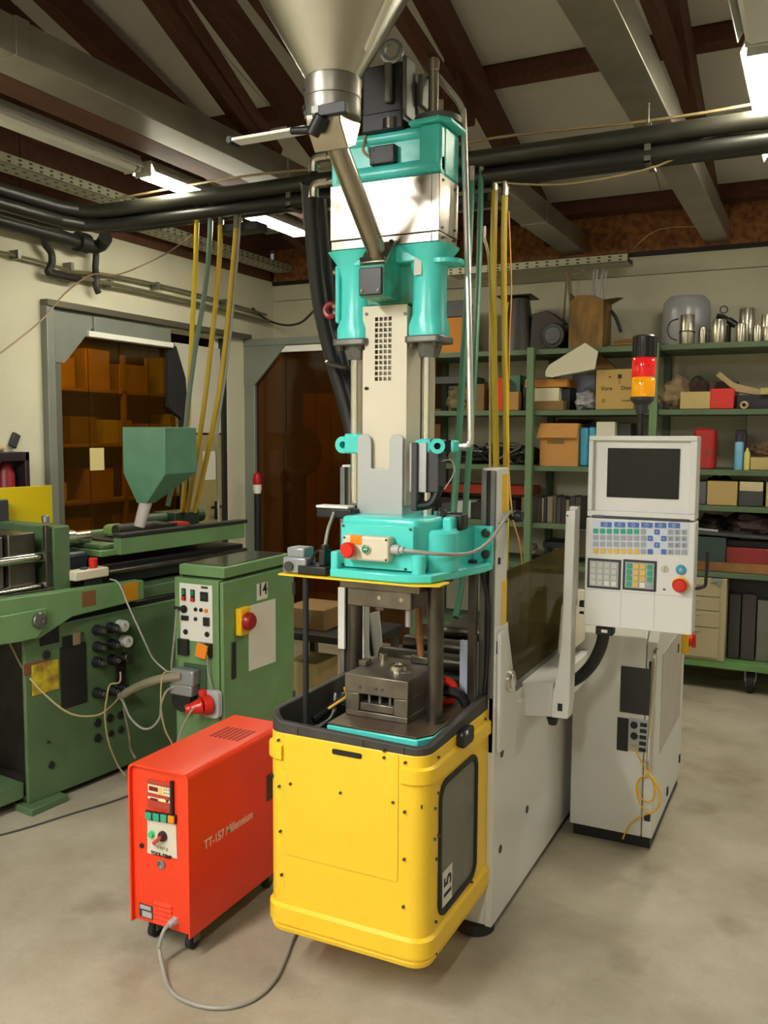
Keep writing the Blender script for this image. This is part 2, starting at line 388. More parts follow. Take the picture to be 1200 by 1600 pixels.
MB().prism([(5.05, 2.22), (5.14, 2.22), (5.24, 2.0), (5.26, 1.75), (5.26, .02), (5.19, .02), (5.19, 1.7), (5.05, 1.78)], 'x', LX-.035, LX-.0).build('dark_edging', rubber, db, .002)
leaf_m = M('door_leaf', (200, 196, 178), .6, var=.08, scale=4); leaf2 = M('door_leaf_lower', (158, 146, 100), .6, var=.15, scale=3)
MB().prism([(5.16, 2.25), (5.7, 2.25), (5.7, 1.6), (5.28, 1.6), (5.28, 1.95)], 'x', LX-.05, LX-.03).build('leaf_panel', leaf_m, db, .002)
MB().box(LX-.05, LX-.03, 5.28, 5.7, .01, 1.585).build('leaf_panel', leaf2, db, .002)
MB().box(LX-.05, LX-.01, 5.7, 5.75, .0, 2.33).build('jamb', rubber, db, .002)
MB().cyl((LX-.03, 5.62, 1.03), (LX+.02, 5.62, 1.03), .012, n=10).box(LX+.012, LX+.024, 5.5, 5.625, 1.02, 1.04).box(LX-.03, LX-.02, 5.6, 5.64, .93, 1.07).build('door_handle', black, db, .003)
nt_ = MB().box(LX-.03, LX-.027, 5.47, 5.62, 1.24, 1.46).build('notice', paper, db, 0, label='white paper notice')
pn = MB().box(LX-.034, LX-.031, at(146, 700, X=LX)[1], at(168, 700, X=LX)[1], at(157, 735, X=LX)[2], at(157, 700, X=LX)[2]).build('notice', M('yellowed_paper', (206, 190, 130), .8), db, 0, label='small yellowed notice on the amber sheet')
# ------------------------------------------------ doorway 2 in the back wall
DYB = 6.02
d2 = struct(MB().box(-4.205+.006, -4.1, DYB-.05, DYB+.02, 0, 2.31).build('door_2', frame_m, None, .004))
MB().box(-2.72, -2.64, DYB-.05, DYB+.02, 0, 2.31).build('post', frame_m, d2, .004)
MB().box(-4.205+.006, -2.64, DYB-.06, DYB+.02, 2.29, 2.345).build('header_beam', frame_m, d2, .004)
MB().prism([(-4.205+.006, 2.29), (-3.8, 2.29), (-4.1, 1.98), (-4.205+.006, 1.98)], 'y', DYB-.055, DYB-.03).build('gusset_plate', frame_m, d2, .002)
MB().box(-3.86, -2.72, DYB-.045, DYB-.02, 2.235, 2.285).build('clamp_strip', white_pl, d2, .003)
for k in range(5):
    x0 = -4.1+k*.277
    MB().box(x0, x0+.276, DYB-.02+.007*(k % 2), DYB-.016+.007*(k % 2), .01, 2.25).build('amber_strip', amber_d, d2, 0, smooth=0)
# ------------------------------------------------ store rooms behind the amber sheets
struct(MB().box(-7.3, -7.2, 2.4, 9.5, 0, 2.9).build('wall_store', osb_d, smooth=0))
struct(MB().box(-7.2, -1.6, 9.3, 9.4, 0, 2.9).build('wall_store_back', osb_d, smooth=0))
struct(MB().box(-7.2, LX-.15, 2.3, 2.4, 0, 2.9).build('wall_store_front', osb_d, smooth=0))
struct(MB().box(-1.7, -1.6, BY+.15, 9.3, 0, 2.9).build('wall_store_right', osb_d, smooth=0))
sc_b = MB().box(-7.2, LX-.15, 2.4, 9.3, 2.9, 3.0).box(LX-.15, -1.6, BY+.15, 9.3, 2.9, 3.0)
struct(sc_b.build('ceiling_store', osb_d, smooth=0))

# ================================================================== luminaires
def luminaire(x, y0, y1, z, col=None, k=1.0, label='', group='ceiling luminaires in rows along the trusses', hang=2.97):
    t = thing('fluorescent_light', label, 'ceiling light', (x, (y0+y1)/2, z), 0, group)
    b = MB(); b.prism([(x-.075, z+.02), (x-.05, z+.075), (x+.05, z+.075), (x+.075, z+.02), (x+.07, z+.018), (x+.045, z+.066), (x-.045, z+.066), (x-.07, z+.018)], 'y', y0-.02, y1+.02)
    b.box(x-.05, x+.05, y0-.025, y0-.018, z+.0, z+.075).box(x-.05, x+.05, y1+.018, y1+.025, z, z+.075)
    b.build('housing', M('lamp_housing', (196, 196, 188), .3, .2), t, .002)
    if col: mt = M('lit_tube_%d_%d' % (int(100*col[2]), int(100*k)), (240, 240, 235), .4, emit=(col, LAMP_POWER*k))
    else: mt = M('unlit_tube', (214, 214, 206), .25)
    MB().prism([(x-.048, z+.05), (x-.046, z+.012), (x-.03, z), (x+.03, z), (x+.046, z+.012), (x+.048, z+.05)], 'y', y0, y1).build('diffuser', mt, t, 0)
    for yy in (y0+.2, y1-.2): MB().cyl((x, yy, z+.07), (x, yy, hang), .004, n=6).build('hanger', grey_metal, t)
LL = ['lit fluorescent light at the left, beyond the dark cable bundle', 'lit fluorescent light at the right edge, crossing above the dark pipes',
      'lit fluorescent light hanging behind the photographer, left', 'lit fluorescent light hanging behind the photographer, middle',
      'unseen fluorescent light added far behind the camera to brighten front faces', 'lit fluorescent light far to the right near the shelves']
for a, l in zip(LIT, LL): luminaire(*a, label=l)
luminaire(*UNLIT[0], label='unlit fluorescent light with pale cover at top left')
luminaire(*UNLIT[1], label='unlit fluorescent light at the top right corner')
luminaire(-5.2, 4.4, 6.0, 2.78, LAMP_WARM, .55, 'unseen dim light added to brighten the store room behind the left doorway', None, 2.9)  # unseen lamp, added so the goods behind the amber strips are lit
luminaire(-3.4, 7.0, 8.2, 2.78, LAMP_WARM, .14, 'unseen dim light added to brighten the store room behind the back doorway', None, 2.9)  # likewise added and unseen, a weaker fill for the rear store
# ================================================================== vertical injection moulding machine (centre)
CX = -1.158
mc = thing('vertical_moulding_machine', 'tall turquoise and white vertical injection moulding machine with yellow guard tub', 'machine', (CX, 3.0, 0))
# --- white base body and columns
MB().box(-1.43, -.89, 2.60, 3.72, .05, .735).build('base_body', white_paint, mc, .006)
MB().prism([(2.585, .03), (2.70, .03), (3.70, .03), (3.70, .70), (2.83, .70), (2.80, .74), (2.705, .98), (2.705, 1.0), (2.585, 1.0)], 'x', -.905, -.882).build('side_plate', white_paint, mc, .003)
MB().prism([(2.59, .985), (2.645, .985), (2.70, .80), (2.72, .73), (2.70, .60), (2.60, .60)], 'x', -.882, -.868).build('pivot_bracket', white_paint, mc, .004)
pv = at(795, 1063, X=-.868)
MB().cyl((-.87, pv.y, pv.z), (-.855, pv.y, pv.z), .036, n=20).cyl((-.856, pv.y, pv.z), (-.85, pv.y, pv.z), .026, n=20).build('pivot_pin', chrome, mc, .003)
for sx, nm in ((-.885, 'r'), (-1.38, 'l')):
    MB().box(sx-.05, sx, 2.585, 2.69, .6, 1.497).build('column', white_paint, mc, .004)
    MB().box(sx-.049, sx-.031, 2.572, 2.586, .78, 1.49).box(sx-.019, sx-.004, 2.572, 2.586, .78, 1.49).build('guide_rail', grey_metal, mc, .002)
    MB().box(sx-.031, sx-.019, 2.578, 2.586, .78, 1.49).build('rail_slot', rubber, mc, 0)
ya, yb, za, zb = at(786, 742, X=-.884).y, at(793, 742, X=-.884).y, at(789, 800, X=-.884).z, at(789, 741, X=-.884).z
MB().box(-.886, -.8835, ya, yb, za, zb).build('sticker', yel_pl, mc, 0, label='yellow sticker')
MB().box(-.886, -.882, 2.6, 2.68, 1.325, 1.328).box(-.9, -.88, 2.588, 2.6, .92, .96).box(-.9, -.88, 2.6, 2.61, 1.2, 1.22).build('joint', rubber, mc, 0)
MB().box(-.886, -.883, 2.64, 2.685, 1.0, 1.14).build('sticker', yel_pl, mc, 0, label='yellow strip sticker')
kp = at(803, 806, X=-.87)
MB().cyl((-.885, kp.y, kp.z), (-.862, kp.y, kp.z), .013, n=12).cyl((-.866, kp.y, kp.z), (-.84, kp.y, kp.z), .021, .017, n=14).build('clamp_knob', black, mc, .003)
for y, z in ((2.66, .58), (3.35, .52), (2.95, .28), (2.66, .26)):
    MB().cyl((-.884, y, z), (-.880, y, z), .014, n=12).build('plug', dgrey, mc)
MB().box(-.884, -.881, 3.17, 3.2, .62, .66).build('tag', yel_pl, mc, 0)
# feet
MB().box(-1.05, -.90, 2.59, 2.72, .03, .2).build('foot_bracket', white_paint, mc, .004)
for fx, fy in ((-.95, 2.62), (-1.36, 2.62), (-.95, 3.6), (-1.36, 3.6)):
    MB().cyl((fx, fy, 0), (fx, fy, .03), .065, .06, n=18).cyl((fx, fy, .03), (fx, fy, .06), .025, n=10).build('rubber_foot', rubber, mc, .003)
# smoked side pane and its lower rail
smoke = glass('smoked_sheet', (190, 184, 150), .05, .05, .28, (112, 100, 66))
MB().prism([(2.72, .76), (3.66, .76), (3.66, 1.16), (2.72, 1.16)], 'x', -.902, -.898).build('smoked_pane', smoke, mc, 0, smooth=0)
MB().box(-.925, -.893, 2.72, 3.68, .735, .765).build('pane_rail', grey_metal, mc, .003)
# --- yellow guard tub
XL, XR, YF, YB = -1.411, -.903, 2.10, 2.585
ZL = [.148, .150, .163, .166, .172, .178, .226, .234, .26, .635, .742, .745]
OFF = [-.008, 0, .004, .0, 0, .010, .010, 0, 0, 0, 0, -.002]
def tub_outline(o, r=.05):
    x0, x1, y0 = XL-o, XR+o, YF-o; r += o; k = 5; P = [(x0, YB)]
    P += [(x0+r-r*math.cos(.5*PI*i/k), y0+r-r*math.sin(.5*PI*i/k)) for i in range(k+1)]
    P += [(x1-r+r*math.sin(.5*PI*i/k), y0+r-r*math.cos(.5*PI*i/k)) for i in range(k+1)]
    P += [(x1, 2.20), (x1, 2.47), (x1, YB)]; return P
def tub_shell(zs, offs, hole=True):
    vs, fs = [], []
    n = len(tub_outline(0))
    for z, o in zip(zs, offs): vs += [(p[0], p[1], z) for p in tub_outline(o)]
    for j in range(len(zs)-1):
        for i in range(n-1):
            if hole and i == n-3 and abs(zs[j]-.26) < 1e-6: continue
            fs.append((j*n+i, j*n+i+1, (j+1)*n+i+1, (j+1)*n+i))
    return vs, fs
vs, fs = tub_shell(ZL, OFF)
tub = MB().add(vs, fs); v2, f2 = tub_shell([.16, .26, .635, .745], [-.012]*4); tub.add(v2, f2)
n = len(tub_outline(0)); o0 = tub_outline(-.002); o1 = tub_outline(-.012)
tub.add([(p[0], p[1], .745) for p in o0]+[(p[0], p[1], .745) for p in o1], [(i, i+1, n+i+1, n+i) for i in range(n-1)])
tub.add([(p[0], p[1], .149) for p in tub_outline(-.008)], [tuple(range(n))])
tb = tub.build('guard_tub', yellow, mc, 0, smooth=30)
def band(x_from, full_right, o0, o1, z0, z1):
    """raised band following the tub outline"""
    b = MB(); pts = tub_outline(o0); sel = [p for p in pts if (p[0] > x_from if full_right else p[0] < x_from)]
    if full_right: sel = [(x_from, YF-o0)]+sel
    else: sel = sel+[(x_from, YF-o0)]
    pin = tub_outline(o1); si = [p for p in pin if (p[0] > x_from if full_right else p[0] < x_from)]
    si = [(x_from, YF-o1)]+si if full_right else si+[(x_from, YF-o1)]
    n = len(sel); vs = [(p[0], p[1], z) for z in (z0, z0+.008, z1-.006, z1) for p in sel]; 
    vs[:n] = [(p[0], p[1], z0) for p in si]; vs[3*n:] = [(p[0], p[1], z1) for p in si]
    fs = [(j*n+i, j*n+i+1, (j+1)*n+i+1, (j+1)*n+i) for j in range(3) for i in range(n-1)]+[(0, n, 2*n, 3*n), (n-1, 2*n-1, 3*n-1, 4*n-1)]
    return b.add(vs, fs)
band(-.975, True, .010, -.001, .660, .712).build('corner_band', yellow, tb, 0, smooth=50)
band(-1.352, False, .010, -.001, .660, .712).build('corner_band', yellow, tb, 0, smooth=50)
MB().prism(rrect(-1.348, -.985, .385, .7425, .006, 2), 'y', YF-.0025, YF+.001).build('front_panel', yellow, tb, .001)
h0, h1 = at(520, 1176, Y=YF), at(566, 1184, Y=YF)
MB().prism(rrect(h0.x, h1.x, h1.z-.003, h1.z+.012, .005, 3), 'y', YF-.005, YF).build('grip_slot', black, tb)
scr = MB()
for px, py in ((436, 1156), (437, 1228), (439, 1298), (441, 1366), (455, 1224), (533, 1238), (615, 1253), (634, 1191), (633, 1268), (632, 1342), (631, 1416), (601, 1172), (601, 1183)):
    p = at(px, py, Y=YF); scr.cyl((p.x, YF-.007, p.z), (p.x, YF, p.z), .0042, n=8)
for px, py in ((684, 1239), (679, 1263), (684, 1305), (678, 1311), (681, 1342), (758, 1144), (740, 1160), (744, 1157), (710, 1188), (720, 1178), (752, 1383), (736, 1378), (680, 1440), (702, 1447), (680, 1490), (684, 1183), (757, 1123)):
    p = at(px, py, X=XR); scr.cyl((XR+.006, p.y, p.z), (XR-.002, p.y, p.z), .0042, n=8)
stuff(scr.build('screws', dark_steel, tb))
# side window in the tub
W = (2.197, 2.474, .262, .632)
go = rrect(W[0]-.012, W[1]+.012, W[2]-.012, W[3]+.012, .05, 5); gi = rrect(W[0]+.004, W[1]-.004, W[2]+.004, W[3]-.004, .036, 5)
n = len(go); vs = [(x, q[0], q[1]) for x, P in ((XR-.004, go), (XR+.006, go), (XR+.006, gi), (XR-.004, gi)) for q in P]
MB().add(vs, [(j*n+i, j*n+(i+1) % n, ((j+1) % 4)*n+(i+1) % n, ((j+1) % 4)*n+i) for j in range(4) for i in range(n)]).build('window_gasket', rubber, tb, .002)
greyglass = glass('grey_window_sheet', (214, 214, 204), .12, .12, .5, (150, 148, 136))
MB().prism(rrect(W[0], W[1], W[2], W[3], .04, 5), 'x', XR-.003, XR+.0).build('window_pane', greyglass, tb, 0, smooth=0)
st = at(690, 1408, X=XR+.001); s2 = at(707, 1346, X=XR+.001)
MB().box(XR+.0005, XR+.0016, st.y+.004, s2.y-.002, .272, .375).build('number_sticker', paper, tb, 0, label='white sticker with the number 15')
text('number_15', '15', .074, (XR+.002, s2.y-.012, .285), (0, 0, 1), (0, -1, 0), ink, tb, bold=.0015)
MB().prism([(2.21, .63), (2.235, .63), (2.275, .27), (2.21, .27)], 'x', XR-.011, XR-.006).build('inner_frame', turq, mc)
MB().box(XR-.06, XR-.05, 2.15, 2.52, .2, .7).build('inner_panel', M('inner_grey', (150, 146, 132), .5), mc, 0)
# black rubber edging round the rim
def rim(z_of, o_out, o_in, h0):
    P, Q = tub_outline(o_out), tub_outline(o_in); n = len(P)
    top = [z_of(p) for p in P]
    vs = [(p[0], p[1], h0) for p in P]+[(p[0], p[1], t) for p, t in zip(P, top)]+[(q[0], q[1], t) for q, t in zip(Q, top)]+[(q[0], q[1], h0-.1) for q in Q]
    return MB().add(vs, [(j*n+i, j*n+i+1, (j+1)*n+i+1, (j+1)*n+i) for j in range(3) for i in range(n-1)]+[(0, n, 2*n, 3*n), (n-1, 2*n-1, 3*n-1, 4*n-1)])
rim(lambda p: .766+.036*max(0, 1-(p[0]-XL)/.07)+.028*max(0, (p[1]-2.15)/.43)*(1 if p[0] > -1.1 else .1), -.001, -.022, .744).build('rim_edging', rim_grey, mc, .004)
for px in (465, 567, 631):
    X = at(px, 1150, Y=YF).x; MB().box(X, X+.0015, YF-.001, YF+.012, .744, .764).build('edging_joint', rubber, mc, 0)
lt = at(722, 1148, X=XR)
MB().prism(rrect(lt.y-.045, lt.y+.045, lt.z-.028, lt.z+.022, .014, 3), 'x', XR-.01, XR+.022).build('latch', black, mc, .004)
MB().box(XR+.018, XR+.0235, lt.y-.025, lt.y-.012, lt.z+.01, lt.z+.02).build('latch_mark', white_pl, mc, 0)
# --- bottom platen, tie bars
plp = [(-1.25, 2.172), (-.965, 2.172), (-.934, 2.22), (-.934, 2.47), (-.95, 2.58), (-1.36, 2.58), (-1.36, 2.45), (-1.25, 2.43)]
MB().prism(plp, 'z', .728, .762).build('lower_platen', turq, mc, .004)
MB().prism([(x*.985+CX*.015, y*.985+2.41*.015) for x, y in plp], 'z', .762, .768).build('platen_face', M('stained_platen', (104, 88, 70), .4, .6, var=.4, scale=10), mc, .001)
for tx, ty in ((-.978, 2.33), (-1.331, 2.5)):
    MB().lathe([(.03, .768), (.03, .776), (.0235, .777), (.0235, 1.20)], (tx, ty, 0), n=22).build('tie_bar', dark_steel, mc)
# back wall of the guard space, rails seen between the platens
MB().box(-.945, -.92, 2.50, 2.525, .74, 1.2).build('guard_post', dark_steel, mc, .003)
MB().tube([(-.93, 2.56, 1.2), (-.905, 2.56, 1.1), (-.90, 2.56, .98), (-.91, 2.56, .8)], .006, 8, 5).build('black_cable', black_hose, mc)
MB().box(-1.39, -1.34, 2.58, 2.62, .72, 1.2).build('rear_rail', white_paint, mc, .003)
# guard door post at the left
MB().cyl((-1.345, 2.215, .62), (-1.345, 2.215, 1.18), .009, n=12).build('door_rod', rubber, mc)
MB().box(-1.36, -1.33, 2.2, 2.235, .6, .66).build('rod_socket', dark_steel, mc, .002)
# odds and ends lying in the tub
jb = MB(); jb.tube([(-1.37, 2.3, .72), (-1.33, 2.4, .76), (-1.36, 2.5, .74), (-1.3, 2.45, .7)], .012, 8, 5); jb.tube([(-1.38, 2.25, .70), (-1.31, 2.3, .73), (-1.36, 2.42, .77)], .008, 8, 5)
jb.build('inner_hoses', black_hose, mc)
MB().tube([(-1.36, 2.34, .735), (-1.32, 2.36, .765), (-1.33, 2.44, .765), (-1.37, 2.5, .77)], .005, 8, 5).build('inner_wire', ycable, mc)
MB().box(-1.40, -.92, 2.11, 2.575, .60, .61).build('tub_floor', rubber, mc, 0)
rw = at(695, 1080, Y=2.5)
MB().ring((rw.x, rw.y, rw.z), .032, .013, (0.5, -1, .1), 22, 8).build('red_coupling', red_pl, mc)
MB().tube([(rw.x, rw.y, rw.z), (rw.x+.05, rw.y+.0, rw.z-.005), (rw.x+.075, rw.y, rw.z-.05), (rw.x+.07, rw.y, rw.z-.12)], .017, 10, 5).build('coupling_hose', black_hose, mc)
MB().box(-1.07, -1.02, 2.47, 2.50, .76, .86).build('blue_block', M('dark_blue', (34, 44, 92), .5), mc, .004)
MB().box(-.99, -.93, 2.552, 2.566, .74, .96).build('white_bracket', M('pale_blue_grey', (170, 176, 192), .4), mc, .003)
# --- yellow sheet with limit switch
MB().prism([(-1.432, 2.2), (-.995, 2.2), (-.925, 2.23), (-.925, 2.3), (-1.40, 2.42), (-1.432, 2.36)], 'z', 1.181, 1.186).build('yellow_shelf', yellow, mc, .001)
MB().box(-1.425, -1.345, 2.215, 2.275, 1.187, 1.235).box(-1.42, -1.36, 2.23, 2.29, 1.232, 1.262).build('grey_switch', M('cast_grey', (150, 154, 156), .35, .4), mc, .005)
MB().cyl((-1.402, 2.214, 1.208), (-1.402, 2.208, 1.208), .015, n=14).build('switch_eye', dgrey, mc)
MB().box(-1.372, -1.275, 2.212, 2.29, 1.187, 1.214).build('black_connector', black, mc, .004)
MB().box(-1.31, -1.29, 2.23, 2.27, 1.214, 1.26).cyl((-1.30, 2.25, 1.25), (-1.30, 2.25, 1.275), .012, n=10).build('black_connector', black, mc, .003)
MB().tube([(-1.30, 2.25, 1.27), (-1.295, 2.26, 1.32), (-1.30, 2.3, 1.36), (-1.30, 2.31, 1.385)], .005, 8, 5).build('switch_cable', grey_cable, mc)
MB().tube([(-1.345, 2.24, 1.214), (-1.33, 2.25, 1.25), (-1.30, 2.26, 1.255)], .005, 8, 5).build('switch_cable', black_hose, mc)
MB().box(-1.36, -1.24, 2.30, 2.36, 1.348, 1.378).build('junction_box', black, mc, .005)
MB().box(-1.36, -1.25, 2.298, 2.345, 1.378, 1.386).build('junction_lid', white_pl, mc, .002)
# --- upper clamping carriage (turquoise casting)
MB().prism([(-1.262, 2.21), (-1.02, 2.205), (-.955, 2.24), (-.89, 2.50), (-.89, 2.57), (-1.40, 2.57), (-1.40, 2.45), (-1.262, 2.3)], 'z', 1.187, 1.212).build('carriage_flange', turq, mc, .005)
MB().prism([(-1.25, 2.26), (-1.015, 2.26), (-.99, 2.30), (-.98, 2.55), (-1.36, 2.55), (-1.25, 2.4)], 'z', 1.212, 1.362).build('carriage_body', turq, mc, .012, seg=3)
MB().box(-1.242, -1.012, 2.243, 2.262, 1.216, 1.343).build('cover_plate', turq, mc, .002)
for x, z in ((-1.234, 1.335), (-1.02, 1.335), (-1.035, 1.222), (-1.234, 1.222)): MB().cyl((x, 2.239, z), (x, 2.244, z), .004, n=8).build('cover_screw', dark_steel, mc)
MB().box(-1.263, -1.238, 2.215, 2.26, 1.205, 1.262).build('side_lug', turq, mc, .006, seg=3)
MB().lathe([(.02, 1.21), (.02, 1.262), (.015, 1.266)], (-.995, 2.243, 0), n=18).build('small_boss', turq, mc)
MB().lathe([(.062, 1.21), (.06, 1.318), (.052, 1.328), (.0, 1.329)], (-.985, 2.36, 0), n=24).build('round_boss', turq, mc)
MB().prism([(2.36, 1.205), (2.56, 1.205), (2.56, 1.318), (2.46, 1.325), (2.40, 1.362), (2.36, 1.362)], 'x', -.975, -.945).build('carriage_arm', turq, mc, .008, seg=3)
MB().prism([(-.985, 1.2), (-.889, 1.2), (-.889, 1.322), (-.985, 1.322)], 'y', 2.55, 2.572).build('column_flange', turq, mc, .004)
for pz in (833, 866):
    p = at(759, pz, Y=2.55); MB().lathe([(.014, 0), (.014, .006), (.012, .009), (.008, .009), (.007, .004)], (p.x, 2.55, p.z), (0, -1, 0), n=16).build('flange_bolt', dark_steel, mc)
p = at(740, 878, Y=2.52); MB().box(p.x-.012, p.x+.012, p.y-.02, p.y, p.z-.004, p.z+.008).build('black_stop', black, mc, .002)
p0 = at(712, 812, Y=2.42)
MB().box(p0.x-.028, p0.x+.03, 2.40, 2.45, p0.z-.03, p0.z+.02).cyl((p0.x-.03, 2.42, p0.z+.01), (p0.x-.055, 2.41, p0.z+.018), .02, n=14).build('black_limit_switch', black, mc, .008, seg=3)
# emergency stop box with its parts
eb = MB().box(-1.216, -1.070, 2.203, 2.243, 1.243, 1.313).build('stop_box', cream_paint, mc, .006, seg=3)
for x, z in ((-1.209, 1.306), (-1.077, 1.306), (-1.209, 1.25), (-1.077, 1.25)): MB().cyl((x, 2.2015, z), (x, 2.204, z), .0035, n=8).build('box_screw', dgrey, eb)
p = at(546, 859, Y=2.2); MB().lathe([(.012, 0), (.012, .01), (.022, .014), (.0225, .028), (.019, .033), (0, .0335)], (p.x+.006, 2.203, p.z+.002), (0, -1, 0), n=22).build('stop_button', red_pl, eb, label='red mushroom button')
p = at(572, 858, Y=2.2); MB().lathe([(.0135, 0), (.0135, .006), (.011, .006)], (p.x, 2.203, p.z), (0, -1, 0), n=18).build('button_ring', chrome, eb)
MB().lathe([(.0105, 0), (.0105, .008), (.009, .009)], (p.x, 2.203, p.z), (0, -1, 0), n=18).box(p.x-.0, p.x+.0, 0, 0, 0, 0).build('start_button', grn_btn, eb, label='green push button')
MB().box(p.x-.006, p.x+.006, 2.1935, 2.1945, p.z-.0015, p.z+.0015).build('button_mark', white_pl, eb, 0)
p = at(556, 844, Y=2.2); MB().box(p.x-.019, p.x+.017, 2.2015, 2.2035, p.z-.012, p.z+.014).build('orange_label', org_pl, eb, 0)
MB().cyl((-1.07, 2.225, 1.278), (-1.045, 2.225, 1.278), .014, n=12).cyl((-1.045, 2.225, 1.278), (-1.032, 2.225, 1.278), .01, n=10).build('cable_gland', lgrey, eb, .001)
pts = [Vector((-1.035, 2.225, 1.278))]+[at(*q) for q in ()]
pts += [at(650, 862, Y=2.23), at(690, 866, Y=2.27), at(735, 864, Y=2.40), at(765, 845, Y=2.50), at(783, 820, Y=2.56), at(797, 800, X=-.876), at(803, 806, X=-.866)]
MB().tube(pts, .0055, 8, 5).build('stop_box_cable', grey_cable, mc)
# --- rods, shrouds and injection unit
for rx in (-1.277, -1.04):
    MB().cyl((rx, 2.405, 1.36), (rx, 2.405, 1.90), .0195, n=22).build('guide_rod', chrome, mc)
# cream perforated shroud
sx0, sx1, sz0, sz1, sy = -1.238, -1.094, 1.39, 1.974, 2.367
cols, rows = 4, 12
hx0, hx1 = at(585, 495, Y=sy).x, at(613, 495, Y=sy).x; hz1, hz0 = at(600, 494, Y=sy).z, at(600, 596, Y=sy).z
gx = [sx0]; gz = [sz0]
pw = (hx1-hx0)/cols; ph = (hz1-hz0)/rows
for i in range(cols): gx += [hx0+pw*(i+.14), hx0+pw*(i+.86)]
for j in range(rows): gz += [hz0+ph*(j+.14), hz0+ph*(j+.86)]
gx.append(sx1); gz.append(sz1)
m_ = MB(); nx, nz = len(gx), len(gz)
for yy in (sy, sy+.003): m_.v += [Vector((x, yy, z)) for z in gz for x in gx]
N = nx*nz
def solid(i, j): return 0 <= i < nx-1 and 0 <= j < nz-1 and not (i % 2 == 1 and j % 2 == 1 and 1 <= i < nx-1 and 1 <= j < nz-1)
for j in range(nz-1):
    for i in range(nx-1):
        if solid(i, j):
            a = j*nx+i; m_.f += [(a, a+1, a+nx+1, a+nx), (N+a+nx, N+a+nx+1, N+a+1, N+a)]; m_.m += [0, 0]
            for (di, dj, u, v) in ((-1, 0, a, a+nx), (1, 0, a+1, a+nx+1), (0, -1, a, a+1), (0, 1, a+nx, a+nx+1)):
                if not solid(i+di, j+dj): m_.f.append((u, v, N+v, N+u)); m_.m.append(0)
m_.build('perforated_shroud', cream_paint, mc, 0, smooth=0)
MB().box(sx0, sx0+.003, sy+.003, sy+.10, sz0, sz1).box(sx1-.003, sx1, sy+.003, sy+.10, sz0, sz1).box(sx0, sx1, sy+.003, sy+.1, sz1-.003, sz1).build('shroud_side', cream_paint, mc, 0)
MB().box(sx0+.01, sx1-.01, sy+.022, sy+.03, sz0, sz1-.02).build('shroud_lining', M('shroud_lining', (196, 186, 164), .6, var=.6, scale=22), mc, 0)
for px, py in ((573, 491), (572, 607), (638, 490), (574, 607)): 
    p = at(px, py, Y=sy); MB().cyl((min(p.x, sx1-.006), sy-.003, p.z), (min(p.x, sx1-.006), sy, p.z), .005, n=8).build('shroud_screw', dark_steel, mc)
# brushed cladding with the slot
c0, c1, cz0, cz1, cy = -1.247, -1.098, 1.362, 1.598, 2.352
n0, n1, nz0 = at(580, 700, Y=cy).x, at(608, 700, Y=cy).x, at(594, 733, Y=cy).z
poly = [(c0, cz0), (c1, cz0)]+[(c1-.012+.012*math.cos(a), cz1-.012+.012*math.sin(a)) for a in (0, PI/4, PI/2)]+[(n1+.012, cz1), (n1+.003, cz1-.01), (n1, cz1-.03)]
poly += [(n1-.007+.007*math.cos(a), nz0+.007+.007*math.sin(a)) for a in (0, -PI/4, -PI/2)]+[(n0+.007+.007*math.cos(a), nz0+.007+.007*math.sin(a)) for a in (-PI/2, -3*PI/4, -PI)]
poly += [(n0, cz1-.03), (n0-.003, cz1-.01), (n0-.012, cz1)]+[(c0+.012+.012*math.cos(a), cz1-.012+.012*math.sin(a)) for a in (PI/2, 3*PI/4, PI)]
clad_m = M('silver_cladding', (186, 188, 190), .36, .5, bump=.03, bscale=80)
MB().prism(poly, 'y', cy, cy+.004).build('slotted_cladding', clad_m, mc, .001)
MB().box(c1-.004, c1, cy+.004, cy+.1, cz0, cz1-.012).box(c0, c0+.004, cy+.004, cy+.1, cz0, cz1-.012).build('cladding_side', clad_m, mc, .001)
# dark bracket right of the cladding
MB().box(-1.075, -1.055, 2.36, 2.40, 1.375, 1.575).box(-1.035, -.995, 2.38, 2.44, 1.43, 1.585).build('dark_bracket', dgrey, mc, .004)
MB().box(-1.085, -1.03, 2.37, 2.385, 1.43, 1.575).build('bracket_plate', alu, mc, .002)
MB().tube([(-1.0, 2.40, 1.45), (-1.02, 2.39, 1.40), (-1.06, 2.38, 1.39)], .014, 10, 5).build('bracket_hose', black_hose, mc)
MB().tube([(-1.0, 2.4, 1.52), (-.965, 2.4, 1.525), (-.955, 2.4, 1.49), (-.985, 2.4, 1.44)], .002, 6, 5).build('loop_wire', grey_cable, mc)
# ears (turquoise clamps) around the rods
ear = MB().box(-1.306, -1.25, 2.375, 2.43, 1.54, 1.60); ear.build('left_clamp', turq, mc, .006)
MB().lathe([(.011, 0), (.026, 0), (.026, .03), (.011, .03), (.011, 0)], (-1.316, 2.415, 1.566), (0, -1, 0), n=20).build('clamp_ear', turq, mc, 0)
MB().box(-1.075, -.95, 2.385, 2.43, 1.548, 1.583).cyl((-1.04, 2.405, 1.545), (-1.04, 2.405, 1.586), .03, n=20).build('right_clamp', turq, mc, .006)
MB().lathe([(.010, 0), (.022, 0), (.022, .035), (.010, .035), (.010, 0)], (-1.0, 2.385, 1.566), (.35, -1, 0), n=20).build('clamp_ear', turq, mc)
MB().cyl((-.975, 2.39, 1.566), (-.965, 2.38, 1.566), .018, n=16).build('clamp_nut', black, mc)
